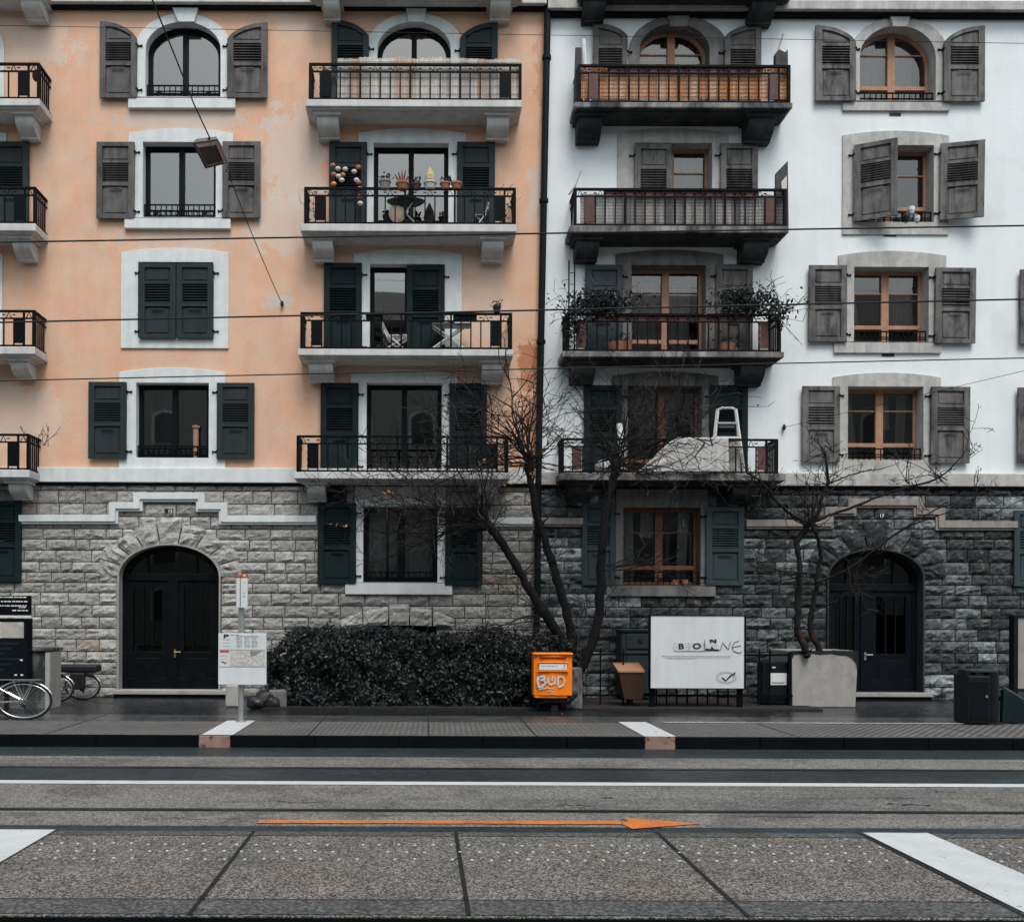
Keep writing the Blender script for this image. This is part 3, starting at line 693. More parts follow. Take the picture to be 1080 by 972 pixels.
def moulding(bld, pts, m, up=.13, lo=.045):
    """stepped string course along (x,z) points, mitred: a wide flat band with a thinner lip under it"""
    def off(d):
        out = []
        for i, p in enumerate(pts):
            p = Vector(p); a = (p - Vector(pts[i - 1])).normalized() if i else None; c = (Vector(pts[i + 1]) - p).normalized() if i < len(pts) - 1 else None
            na = Vector((-a.y, a.x)) if a else None; nc = Vector((-c.y, c.x)) if c else None
            if na is None: nn = nc
            elif nc is None: nn = na
            else: nn = na + nc if abs(na.dot(nc)) < .5 else na
            out.append(p + nn * d)
        return out
    b = MB()
    for d0, d1, y in ((0, up, -.115), (-lo, -.001, -.085)):
        lo_, hi_ = off(d0), off(d1)
        for i in range(len(pts) - 1):
            b.prism([tuple(lo_[i]), tuple(lo_[i + 1]), tuple(hi_[i + 1]), tuple(hi_[i])], 'y', y, .02)
    return b.build('string_course', M[m], bld, bevel=.006)

def arched_door(bld, cx, hw, sp, rise, z0, m, transom_z, centre, handle, glassm='glass_dark', step=None, handle_m='brass', jamb_m='door_edge'):
    O = outline(cx - hw, cx + hw, z0, sp + rise, rise, 22); t = .10
    I = outline(cx - hw + t, cx + hw - t, z0 + .22, sp + rise - t, rise - .03, 22)
    d = MB(); Y = .17; d.ring(O, I, Y, Y + .10)
    d.box(cx - hw + .05, cx + hw - .05, Y - .02, Y + .08, transom_z - .09, transom_z + .05)
    d.box(centre - .10, centre + .10, Y - .015, Y + .08, z0 + .01, transom_z)
    for a, c in ((cx - hw + t, centre - .10), (centre + .10, cx + hw - t)):
        o1 = outline(a, c, z0 + .05, transom_z - .09, 0, 2); i1 = outline(a + .12, c - .12, z0 + .75, transom_z - .2, 0, 2); d.ring(o1, i1, Y + .012, Y + .07)
        d.box(a + .16, c - .16, Y + .0, Y + .03, z0 + .2, z0 + .62)
        for k in range(1, 3): x = a + .12 + (c - a - .24) * k / 3; d.box(x - .014, x + .014, Y + .03, Y + .05, z0 + .75, transom_z - .2)
    for k in (-.5, .5): d.box(cx + hw * k - .02, cx + hw * k + .02, Y + .01, Y + .06, transom_z + .05, sp + rise * .72)
    o = d.build('door', M[m], bld, bevel=.006)
    p = MB(); p.poly([(a, Y + .055, c) for a, c in outline(cx - hw + .05, cx + hw - .05, z0 + .05, sp + rise - .05, rise, 22)]); p.build('pane', M[glassm], o)
    s = MB(); s.ring(outline(cx - hw - .035, cx + hw + .035, z0 - .05, sp + rise + .035, rise + .02, 22), O, -.07, .02, .30); s.build('door_jamb', M[jamb_m], o, bevel=.006)
    h = MB(); hx, hz = handle; h.box(hx - .02, hx + .02, Y - .03, Y - .01, hz - .08, hz + .08); h.tube([(hx, Y - .03, hz + .03), (hx, Y - .08, hz + .03), (hx + .13, Y - .08, hz + .03)], .012, 6); h.build('handle', M[handle_m], o)
    if step: s = MB(); s.box(step[0], step[1], -.16, .3, z0 - .085, z0 - .002); s.build('doorstep', M['planter'], o, bevel=.01); s = MB(); s.box(step[0] + .02, step[1] - .02, -.13, .3, -.05, z0 - .087); s.build('step_riser', M['kerb_black'], o)
    HOLES[bld.name].append((cx - hw, cx + hw, -1, sp + rise))
    return o
M['door_edge'] = mat('dressed_stone', (0.30, 0.295, 0.28), .85, var=.2, scale=6, bump=.005, spec=.2)
def text(parent, s, px, py, Y, size, m, bold=0.0, rot=0.0, name='lettering', sx=1.0, label=None):
    cu = bpy.data.curves.new(name, 'FONT'); cu.body = s; cu.size = size; cu.align_x = 'CENTER'; cu.align_y = 'CENTER'; cu.extrude = .0015; cu.offset = bold
    tmp = bpy.data.objects.new(name, cu); me = bpy.data.meshes.new_from_object(tmp); bpy.data.objects.remove(tmp)
    me.materials.clear(); me.materials.append(M[m]); o = bpy.data.objects.new(name, me); col.objects.link(o); o.parent = parent
    o.location = P(px, py, Y) - wloc(parent); o.rotation_euler = (R(90), rot, 0); o.scale = (sx, 1, 1)
    return o
# ------------------------------------------------------------------ the two apartment buildings
_pt, _pb = W(577, 10), W(562.5, 730)
def seam(z): return _pb[0] + (_pt[0] - _pb[0]) * (z - _pb[1]) / (_pt[1] - _pb[1])
XW, XE = W(-262, 500)[0], W(1345, 500)[0]
LB = empty('apartment_building', (W(300, 700)[0], 0, 0), 'apartment building with flaking orange plaster above a pale rock-faced stone ground floor', 'building', 'apartment buildings joined along the street')
RB = empty('apartment_building', (W(820, 700)[0], 0, 0), 'white plastered apartment building with sooty balconies above a blackened stone ground floor', 'building', 'apartment buildings joined along the street')
HOLES[LB.name] = []; HOLES[RB.name] = []
def floor_z(px, py): return W(px, py, -DEP)[1] + .03

# balconies --------------------------------------------------------
Lb = [((325, 553, -20, -12.5), None, ((340, 358, 22), (518, 538.6, 22))),
      ((322, 550.5, 105, 112.5), (326, 550, 66, 104), ((334, 357, 147), (514, 537, 148))),
      ((317, 545, 236, 244), (321, 544, 197, 236), ((329, 351, 276), (509, 531, 276))),
      ((314, 541.5, 368, 375), (317, 540, 329, 367.5), ((325, 351, 403), (509, 531, 405))),
      ((310, 538, 498, 505), (313, 536, 459, 498), ((323, 343, 529), (505, 525, 531)))]
L0 = [((-184, 46, -20, -12.5), None, ((-165, -147, 22), (20, 44, 22))),
      ((-186, 42, 103.5, 111), (-184, 41, 65, 102), ((-174, -151, 147), (14, 35, 147))),
      ((-190, 37.5, 235, 243), (-188, 37, 196, 235), ((-180, -158, 275), (11, 32, 275))),
      ((-191, 37, 365, 373), (-189, 36, 326, 365), ((-181, -158, 400), (9, 30, 400))),
      ((-197, 31, 495, 503), (-195, 30, 456.6, 494), ((-185, -163, 527), (7, 27, 527)))]
Rb = [((612, 840, -19, -11), None, ((617, 639, 23), (795, 818, 26))),
      ((606, 836, 108, 113.5), (610, 834, 67.5, 106), ((611, 635, 150), (791, 817, 151))),
      ((601, 832, 238, 245), (606, 830, 198, 237), ((609, 632, 276), (786, 811, 277))),
      ((593, 827, 370.5, 376.5), (597, 824, 330, 370), ((604, 628, 405), (783, 807, 407))),
      ((590, 829, 499, 506.5), (592.5, 821, 462, 497), ((601, 625, 529), (775, 800, 531)))]
BAL = {}
for i, q in enumerate(Lb): BAL['L', i] = balcony(LB, *q, 'slab', 'iron', 'iron', 'slab')
for i, q in enumerate(L0): BAL['0', i] = balcony(LB, *q, 'slab', 'iron', 'iron', 'slab')
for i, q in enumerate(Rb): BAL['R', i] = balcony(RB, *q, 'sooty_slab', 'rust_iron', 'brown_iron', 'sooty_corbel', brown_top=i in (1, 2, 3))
fz = lambda k, i: BAL[k, i][1][2] + .01

# orange building: window column -----------------------------------
window(LB, (154, 24, 233, 103), 29, (143, 15, 244.5, 103), 38, 'frame_dark', 'surround', sill=(135, 103.2, 248, 114), key=(179, 210, 188, 205, 2, 23), guard=88)
window(LB, (151, 150.5, 228, 230), 0, (136, 136, 246, 230), 5, 'frame_dark', 'surround', sill=(131, 230, 243, 241), guard=214)
window(LB, (146, 277, 225, 356), 0, (128, 262, 241.5, 356), 5, 'frame_dark', 'surround', sur_bottom=367)
window(LB, (144, 404, 220.5, 483), 0, (126, 388, 238, 483), 5, 'frame_dark', 'surround', guard=469, sur_bottom=493, curtain=[(.02, .16, 0, 1, .02), (.3, .44, .15, 1, -.05)])
kw = dict(y=-.075)
shutter_px(LB, (105, 22.5, 144, 103), 'shut_grey', drop=.33, hi='L', hinge='R', **kw); shutter_px(LB, (239.5, 23.5, 282, 103), 'shut_grey', drop=.33, hi='R', hinge='L', **kw)
shutter_px(LB, (101.5, 149.5, 141.5, 230), 'shut_grey', hinge='R', **kw); shutter_px(LB, (234.5, 149, 274.5, 229.5), 'shut_grey', hinge='L', **kw)
shutter_px(LB, (146.5, 277.5, 185.2, 356.5), 'shut_dark', hinge='L', label='closed dark grey shutter leaf', **kw); shutter_px(LB, (186, 277.5, 224.8, 356.5), 'shut_dark', hinge='R', label='closed dark grey shutter leaf', **kw)
shutter_px(LB, (93, 402.5, 133, 483.5), 'shut_dark', hinge='R', **kw); shutter_px(LB, (228.5, 403.5, 268, 484), 'shut_dark', hinge='L', **kw)
# orange building: balcony column and the partly seen one beside the frame edge
def lcol(dx, key, full):
    s = lambda r: tuple(v + (dx if k % 2 == 0 else 0) for k, v in enumerate(r))
    d = {}
    window(LB, s((398, 24, 475.5, 103)), 29, s((386.5, 14, 489, 103)), 38, 'frame_dark', 'surround', z0=fz(key, 1), key=(427 + dx, 451 + dx, 431 + dx, 447 + dx, 2, 23), low=None)
    window(LB, s((394, 151.5, 473, 230)), 0, s((378, 136, 491, 230)), 5, 'frame_dark', 'surround', z0=fz(key, 2))
    window(LB, s((390, 279, 469, 357)), 0, s((373, 263, 487, 357)), 5, 'frame_dark', 'surround', z0=fz(key, 3), curtain=[(.05, .16, 0, 1, .0)])
    window(LB, s((386.5, 404, 466, 483)), 0, s((370, 390, 482.5, 483)), 5, 'frame_dark', 'surround', z0=fz(key, 4), curtain=[(.1, .22, 0, 1, .03), (.74, .9, 0, 1, -.08)])
    window(LB, s((383, 534, 461.5, 614)), 0, s((374.5, 511, 470, 614)), 0, 'frame_dark', 'surround', sill=s((364, 614.5, 477, 627)), guard=601, curtain=[(.05, .30, 0, 1, 0), (.34, .46, 0, 1, .0), (.56, .95, 0, 1, 0)], glass='glass_dark', stile=.10)
lcol(0, 'L', True); lcol(-484, '0', False)
shutter_px(LB, (349.5, 20.5, 389, 100), 'shut_dark', drop=.33, hi='L', hinge='R', z0=fz('L', 1), **kw); shutter_px(LB, (485, 23, 525, 100), 'shut_dark', drop=.33, hi='R', hinge='L', z0=fz('L', 1), **kw)
shutter_px(LB, (347, 149.5, 387, 230), 'shut_dark', hinge='R', z0=fz('L', 2), **kw); shutter_px(LB, (482, 149.5, 522, 230), 'shut_dark', hinge='L', z0=fz('L', 2), **kw)
shutter_px(LB, (341.5, 277, 381.5, 357), 'shut_teal', hinge='R', z0=fz('L', 3), **kw); shutter_px(LB, (429, 279.5, 468.5, 357), 'shut_teal', hinge='R', z0=fz('L', 3), label='dark teal shutter leaf closed over half of the balcony door', **kw)
shutter_px(LB, (338, 403.5, 378, 483), 'shut_teal', hinge='R', z0=fz('L', 4), **kw); shutter_px(LB, (474, 404, 513.5, 483), 'shut_teal', hinge='L', z0=fz('L', 4), **kw)
shutter_px(LB, (335, 530.5, 375.5, 615.5), 'shut_teal', hinge='R', **kw); shutter_px(LB, (469.5, 535, 509, 617), 'shut_teal', hinge='L', **kw)
shutter_px(LB, (-10, 149, 30, 230), 'shut_dark', hinge='L', z0=fz('0', 2), **kw); shutter_px(LB, (-18, 528, 22, 613), 'shut_teal', hinge='L', **kw)
for (a, c, d, e, bl, m) in ((344, 366, 514, 530, LB, 'shut_teal'), (756, 776, 517, 533.5, RB, 'shut_teal')):
    b = MB(); x0, z1 = W(a, d); x1, z0 = W(c, e); b.box(x0, x1, -.09, .02, z0, z1); b.box(x0 + .05, x1 - .05, -.105, -.09, z0 + .05, z1 - .05); b.build('dark_panel', M[m], bl, bevel=.006)  # dark raised panel between corbel and window surround

# white building ---------------------------------------------------
fw = 'frame_wood'
window(RB, (906, 28, 986, 107), 33, (895, 18.5, 1000, 107), 42, fw, 'grey_surround', sill=(889, 108, 1002, 117), key=(937, 963, 942, 957, 8, 28), transom=55, guard=93, low=90, curtain=[(.03, .47, 0, 1, 0), (.53, .86, 0, 1, 0)])
window(RB, (903, 154, 984, 235), 0, (888, 138.5, 1000, 235), 5, fw, 'grey_surround', sur_bottom=244.5, transom=182, guard=219, low=217)
window(RB, (900, 282, 978.6, 361), 0, (883.5, 265, 997, 361), 5, fw, 'grey_surround', sill=(880, 361, 993, 372.5), transom=306.5, guard=345, low=342, curtain=[(.03, .15, 0, 1, .12), (.60, .90, .25, 1, .1)])
window(RB, (893.6, 408, 973, 485.5), 0, (878, 393, 991.6, 485.5), 5, fw, 'grey_surround', sur_bottom=498, transom=430, guard=469, low=466, curtain=[(.03, .2, 0, 1, .10), (.82, .97, 0, 1, -.05), (.52, .7, .5, 1, .03)])
kw2 = dict(y=-.075)
shutter_px(RB, (860.5, 26.5, 903, 106), 'shut_grey2', drop=.33, hi='L', hinge='R', **kw2); shutter_px(RB, (996, 27, 1039, 106.5), 'shut_grey2', drop=.33, hi='R', hinge='L', **kw2)
shutter_px(RB, (901.5, 153, 943, 233.5), 'shut_grey2', hinge='L', angle=R(-24), label='weathered grey shutter leaf swung half open across the window', **kw2); shutter_px(RB, (992, 151.5, 1034, 232), 'shut_grey2', hinge='L', angle=R(-14), lean=R(.6), **kw2)
shutter_px(RB, (853.5, 279.5, 893.5, 360), 'shut_grey2', hinge='R', **kw2); shutter_px(RB, (986.5, 282, 1029, 361.5), 'shut_grey2', hinge='L', lean=R(.5), **kw2)
shutter_px(RB, (846.5, 407, 886, 487), 'shut_grey2', hinge='R', **kw2); shutter_px(RB, (982, 407.5, 1023, 488), 'shut_grey2', hinge='L', lean=R(.3), **kw2)
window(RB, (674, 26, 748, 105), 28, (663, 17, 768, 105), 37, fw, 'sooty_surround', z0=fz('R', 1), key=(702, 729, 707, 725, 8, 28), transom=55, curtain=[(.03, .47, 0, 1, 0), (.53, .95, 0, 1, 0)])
window(RB, (669.5, 151.5, 750.5, 233), 0, (651, 136.5, 768, 233), 5, fw, 'grey_surround', z0=fz('R', 2), transom=180, curtain=[(.03, .48, 0, 1, 0), (.53, .95, 0, 1, 0)])
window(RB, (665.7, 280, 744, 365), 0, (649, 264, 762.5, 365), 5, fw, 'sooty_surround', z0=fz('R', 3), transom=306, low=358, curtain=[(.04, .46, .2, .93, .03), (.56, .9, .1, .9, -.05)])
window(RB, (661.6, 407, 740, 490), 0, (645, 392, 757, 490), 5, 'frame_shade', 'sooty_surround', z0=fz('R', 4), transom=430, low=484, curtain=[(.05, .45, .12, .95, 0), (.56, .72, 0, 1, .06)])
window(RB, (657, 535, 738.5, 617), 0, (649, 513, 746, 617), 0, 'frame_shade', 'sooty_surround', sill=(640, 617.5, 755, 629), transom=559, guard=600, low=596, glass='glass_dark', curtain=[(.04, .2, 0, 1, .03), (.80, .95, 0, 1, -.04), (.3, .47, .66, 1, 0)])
shutter_px(RB, (625.5, 24, 662, 100), 'shut_grey', drop=.26, hi='L', hinge='R', z0=fz('R', 1), **kw2); shutter_px(RB, (764.5, 25, 803, 100), 'shut_grey', drop=.26, hi='R', hinge='L', z0=fz('R', 1), **kw2)
shutter_px(RB, (669.5, 151.5, 709, 232), 'shut_grey2', hinge='L', z0=fz('R', 2), label='grey shutter leaf closed over half of the balcony door', **kw2); shutter_px(RB, (760, 151, 799.5, 232), 'shut_grey2', hinge='L', z0=fz('R', 2), **kw2)
shutter_px(RB, (617.5, 279, 657, 365), 'shut_slate', hinge='R', z0=fz('R', 3), **kw2); shutter_px(RB, (755.5, 278.5, 794, 365), 'shut_grey', hinge='L', z0=fz('R', 3), **kw2)
shutter_px(RB, (616, 406, 656, 490), 'shut_teal', hinge='R', z0=fz('R', 4), **kw2); shutter_px(RB, (749, 406, 789, 490), 'shut_teal', hinge='L', z0=fz('R', 4), **kw2)
shutter_px(RB, (614, 531, 649, 617), 'shut_slate', hinge='R', **kw2); shutter_px(RB, (745, 534.5, 785, 617), 'shut_slate', hinge='L', **kw2)
# windows of the next column, only their shutters reach into the picture
for (t, bt, tr) in ((26, 107, 55), (151, 232, 180), (281, 361, 306), (408, 486, 430)):
    dx = (bt - 107) * .035
    window(RB, (1120 - dx, t, 1198 - dx, bt), 0, (1108 - dx, t - 14, 1212 - dx, bt), 5, fw, 'grey_surround', transom=tr, sur_bottom=bt + 10)
shutter_px(RB, (1076.5, 284, 1116, 362.5), 'shut_grey2', hinge='R', **kw2); shutter_px(RB, (1074, 408.5, 1113, 488), 'shut_grey2', hinge='R', **kw2)
window(RB, (1116, 538, 1194, 618), 0, (1108, 514, 1204, 618), 0, fw, 'grey_surround', sill=(1104, 618, 1206, 629))
shutter_px(RB, (1070, 538, 1108, 618), 'shut_slate', hinge='R', **kw2)
for (a, c, d, e) in ((938, 950, 119.5, 122.5), (932, 945, 246.5, 249.5), (930, 943, 372, 376)):
    b = MB(); x0, z1 = W(a, d); x1, z0 = W(c, e); b.box(x0, x1, -.012, .01, z0, z1); b.build('vent', M['ink'], RB)

# doors -------------------------------------------------------------
cx, sp = W(179, 608); hw = 52.5 / 53; rise = 33 / 53; z0 = W(179, 727)[1]
arched_door(LB, cx, hw, sp, rise, z0, 'doorpaint', W(180, 607)[1], W(180, 660)[0], W(182.5, 689), step=(W(121, 730)[0], W(240, 730)[0]))
LD = (cx, hw, sp, rise)
cx, sp = W(922.5, 609); hw = 49.5 / 53; rise = 29 / 53; z0 = W(922, 729.5)[1]
arched_door(RB, cx, hw, sp, rise, z0, 'doorpaint2', W(920, 618)[1], W(917, 660)[0], W(916, 692), step=(W(866, 730)[0], W(980, 730)[0]), handle_m='steel', jamb_m='sooty_corbel')
RD = (cx, hw, sp, rise)
for bl, px, py, s in ((LB, 179.5, 539.2, '15'), (RB, 930, 544, '17')):
    x, z = W(px, py); b = MB(); b.box(x - .085, x + .085, -.115, -.09, z - .045, z + .045); o = b.build('number_plate', M['ink'], bl, bevel=.004)
    text(o, s, px, py, -.119, .095, 'paper', .002, name='house_number')

# stone ground floors -----------------------------------------------
zc = W(300, 510)[1]
def rect(a, c, d, e): return (W(a, c)[0], W(d, e)[0], W(a, e)[1], W(a, c)[1])
def lh(r): return r
Lrects = [rect(374.5, 511, 470, 627), rect(374.5 - 484, 511, 470 - 484, 627), rect(384, 656, 460, 672)]
stone_base(LB, XW, seam(2), zc, Lrects, [LD], (0.325, 0.320, 0.300), lambda s, z: XW if s else seam(z))
def soot(x, z):
    p = W(0, 0)
    t = min(max((x - W(570, 600)[0]) / (W(700, 600)[0] - W(570, 600)[0]), 0), 1)
    k = 2.0 - 1.0 * t
    q_ = noise.noise(Vector((x * .9, z * 1.3, 2.2))); k *= 1.7 if q_ > .25 else .6 if q_ < -.2 else 1; k *= rnd.choice((.6, .8, 1, 1, 1.2, 1.7))
    if z < .45 and x > W(980, 700)[0] and x < W(1020, 700)[0]: k = 3.2
    if z < 1.1 and W(640, 650)[0] < x < W(690, 650)[0]: k = 2.2
    return k
zc2 = W(820, 514)[1]
Rrects = [rect(649, 513, 746, 629), rect(1108, 514, 1204, 629)]
stone_base(RB, seam(2), XE, zc2, Rrects, [RD], (0.092, 0.102, 0.104), lambda s, z: seam(z) if s else XE, dark=soot, hgt=.045, sm='sooty_stone')
# flat arch of light stones over the basement window
bx = MB(); pxs = [360, 383, 410, 432, 456, 479]; tops = [653, 644, 639.5, 639.5, 643, 652]
for i in range(5):
    a, c = pxs[i] + .7, pxs[i + 1] - .7; tl, tr = tops[i], tops[i + 1]
    if i == 2: tl = tr = 637
    def fn(u, v, a=a, c=c, tl=tl, tr=tr):
        bot = 662 - 3.0 * (1 - ((a + (c - a) * u - 420) / 60) ** 2); tp = tl + (tr - tl) * u
        return W(a + (c - a) * u, bot + (tp - bot) * v)
    k = rnd.uniform(1.1, 1.35); bx.color(.34 * k, .335 * k, .315 * k); rough_face(bx, fn, 5, 5, -.06, .05, rnd.uniform(0, 99))
bx.build('basement_arch', M['stone'], LB)
b = MB(); r = rect(380, 652, 464, 676); b.poly([(r[0], .15, r[2]), (r[1], .15, r[2]), (r[1], .15, r[3]), (r[0], .15, r[3])]); b.build('basement_window', M['frame_dark'], LB)

moulding(LB, [W(*q) for q in ((22, 550.3), (123.5, 550.3), (123.5, 537), (149, 537), (149, 527), (210, 527), (210, 537.5), (234, 537.5), (234, 551), (334, 551))], 'surround')
moulding(LB, [W(*q) for q in ((509.5, 553), (561, 553.2))], 'surround')
M['tan_stone'] = mat('tan_stone', (0.25, 0.225, 0.205), .85, var=.2, scale=6, streak=.2)
moulding(RB, [W(*q) for q in ((568, 553), (614, 553.5))], 'tan_stone')
moulding(RB, [W(*q) for q in ((785.5, 555.5), (875, 555.5), (875, 542), (899, 542), (899, 533.5), (964, 533.5), (964, 543), (987, 543), (987, 557), (1070, 557))], 'tan_stone')

# cornices, upper walls, roof ----------------------------------------
def band(bl, name, m, x0, x1, p1, p0, px, y, e=None, bevel=.012):
    b = MB(); z1 = W(px, p1, y)[1]; z0 = W(px, p0, y)[1]; b.box(x0, x1, y, .02, z0, z1); return b.build(name, M[m], bl, bevel=bevel)
band(LB, 'cornice', 'surround', XW, seam(4) - .01, 493.5, 509, 300, -.12); band(LB, 'cornice_shadow_lip', 'frame_dark', XW, seam(4) - .03, 509.3, 512.5, 300, -.07)  # near-black lip under each cornice: its shadow put into the colour
band(RB, 'cornice', 'grey_surround', seam(4) + .03, XE, 498.5, 512, 820, -.12); band(RB, 'cornice_shadow_lip', 'iron', seam(4) + .05, XE, 512.3, 516, 820, -.07)
band(LB, 'upper_cornice', 'slab', XW, seam(12) - .01, -6, 2.5, 300, -.22); band(LB, 'cornice_shadow_lip', 'pipe', XW, seam(12) - .02, 2.7, 7.5, 300, -.13)  # upper cornices too: the shadow beneath is a dark-coloured lip
band(RB, 'upper_cornice', 'grey_surround', seam(12) + .02, XE, 0, 9.5, 820, -.22); band(RB, 'cornice_shadow_lip', 'iron', seam(12) + .03, XE, 9.7, 16, 820, -.13)
ZT = W(500, -150)[1]
for bl, m, x0, x1, zb, e in ((LB, 'orange', XW, seam(8), zc, lambda s, z: XW if s else seam(z)), (RB, 'white', seam(8), XE, zc2, lambda s, z: seam(z) if s else XE)):
    # top floor windows above the picture
    for px in ((195, 437, -47) if bl is LB else (712, 952, 1160)):
        window(bl, (px - 38, -102, px + 40, -22), 0, (px - 54, -116, px + 56, -22), 5, 'frame_dark' if bl is LB else fw, 'surround' if bl is LB else 'grey_surround', sur_bottom=-18)
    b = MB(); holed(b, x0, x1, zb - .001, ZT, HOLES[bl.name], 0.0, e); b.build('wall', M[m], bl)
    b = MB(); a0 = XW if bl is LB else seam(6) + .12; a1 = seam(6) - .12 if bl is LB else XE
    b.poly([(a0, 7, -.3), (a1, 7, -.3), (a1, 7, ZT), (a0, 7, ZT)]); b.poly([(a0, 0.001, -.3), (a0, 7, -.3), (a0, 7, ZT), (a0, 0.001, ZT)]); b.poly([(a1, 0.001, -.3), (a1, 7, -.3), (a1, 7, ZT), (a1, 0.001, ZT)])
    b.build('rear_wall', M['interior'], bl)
    b = MB(); xa, xb = (XW - .3, seam(14) - .02) if bl is LB else (seam(14) + .02, XE + .3)
    b.prism([(-.55, ZT), (-.55, ZT + .14), (1.6, ZT + 1.9), (7.4, ZT + 2.6), (7.4, ZT)], 'x', xa, xb); b.build('roof', M['roof'], bl, bevel=.01)
# downpipe in front of the seam
b = MB(); zs = [W(0, p)[1] for p in (690, 600, 510, 400, 290, 180, 70, -140)]; b.tube([(seam(z) + (0 if z > 4.2 else .02), -.10 if z > 4.2 else -.14, z) for z in zs], .068, 10)
for p in (8, 62, 212, 360, 480, 560, 640):
    z = W(0, p)[1]; yy = -.10 if z > 4.2 else -.14; b.lathe((seam(z), yy, z), [(.072, -.035), (.09, -.035), (.09, .035), (.072, .035)], 12); b.box(seam(z) - .012, seam(z) + .012, yy, .0, z - .015, z + .015)
b.build('downpipe', M['pipe'], LB, smooth=False)

# ------------------------------------------------------------------ street side opposite: seen only in the panes
OB = empty('opposite_building', (0, -34, 0), 'grey plastered apartment block across the street behind the viewer', 'building')
M['opp'] = mat('opposite_plaster', (0.32, 0.315, 0.30), .9, var=.12, scale=1.5)
M['opp_trim'] = mat('opposite_trim', (0.6, 0.6, 0.58), .85, var=.08)
M['opp_pane'] = mat('opposite_pane', (0.02, 0.025, 0.03), .15, var=.1, spec=.6)
b = MB(); b.box(-46, 50, -46, -34, RZ, 17.5); b.build('wall', M['opp'], OB)
b = MB(); b.prism([(-33.3, 17.5), (-33.3, 17.8), (-38, 21.0), (-46.5, 20.5), (-46.5, 17.5)], 'x', -46.5, 50.5); b.build('roof', M['roof'], OB)
b = MB(); o_ = outline(-.75, .75, 0, 2.0, .5, 10); i_ = outline(-.6, .6, 0.02, 1.85, .42, 10); b.ring([(x, z) for x, z in o_], i_, 0.08, -.1); w0 = b.build('window', M['opp_trim'], OB)
b = MB(); b.poly([(x, 0.03, z) for x, z in i_]); p0 = b.build('pane', M['opp_pane'], w0)
for me in (w0.data, p0.data):
    for v in me.vertices: v.co -= Vector((0, 34, 0))       # meshes were centred on the block's own origin
first = True
for fl in range(5):
    for k in range(-11, 13):
        if first: w, p = w0, p0; first = False
        else:
            w = w0.copy(); p = p0.copy(); col.objects.link(w); col.objects.link(p); w.parent = OB; p.parent = w
        w.location = (k * 3.6, 0, 1.2 + fl * 3.3)
# ------------------------------------------------------------------ small-thing helpers
def bars(b, x0, x1, py, Y, h, n, gap=.35):
    """a line of small unreadable print"""
    X0, z = W(x0, py, Y); X1 = W(x1, py, Y)[0]; x = X0
    while x < X1 - .01:
        w = min(rnd.uniform(.02, .07), X1 - x); b.box(x, x + w, Y - .002, Y, z - h / 2, z + h / 2); x += w + rnd.uniform(.008, .02)
def ppx(b, q, Y0, Y1, Yr=None):
    """box over the rectangle seen at (x0,y0,x1,y1) on its front plane Y0, back to Y1"""
    x0, z1 = W(q[0], q[1], Y0); x1, z0 = W(q[2], q[3], Y0); b.box(x0, x1, Y0, Y1, z0, z1); return x0, x1, z0, z1

def shoot(b, p, d, L, r, lev, leaves, bend=.35, up=.25):
    n = max(4, int(L / .16)); pts = [p.copy()]; rad = [r]; q = p.copy(); d = d.normalized(); kids = []
    wob = Vector((rnd.gauss(0, .2), rnd.gauss(0, .15), rnd.gauss(0, .2)))
    for i in range(n):
        d = (d + wob * .22 + Vector((rnd.gauss(0, .11), rnd.gauss(0, .10), rnd.gauss(0, .11) + up * .10))).normalized()
        if rnd.random() < .25: wob = Vector((rnd.gauss(0, .3), rnd.gauss(0, .2), rnd.gauss(0, .3)))
        q = q + d * L / n; pts.append(q.copy()); rad.append(max(r * (1 - .78 * (i + 1) / n), .0044))
        if lev > 0 and i > 0 and rnd.random() < .80:
            kids.append((q.copy(), d.copy(), i / n))
        if lev == 0 and rnd.random() < .09: leaves.append(q.copy())
    c = rnd.uniform(.7, 1.5) if r > .006 else rnd.choice((.6, 1, 1.6, 2.6, 5.0)); b.color(c, c * .97, c * .94)
    b.tube(pts, rad, 5 if r > .012 else 4, cap=False)
    for kp, kd, f in kids:
        a = Vector((rnd.gauss(0, .8), rnd.gauss(0, .55), rnd.gauss(.1, .7)))
        shoot(b, kp, kd * .8 + a, L * rnd.uniform(.28, .55) * (1 - f * .4), max(r * .55, .0055), lev - 1, leaves, bend, up)
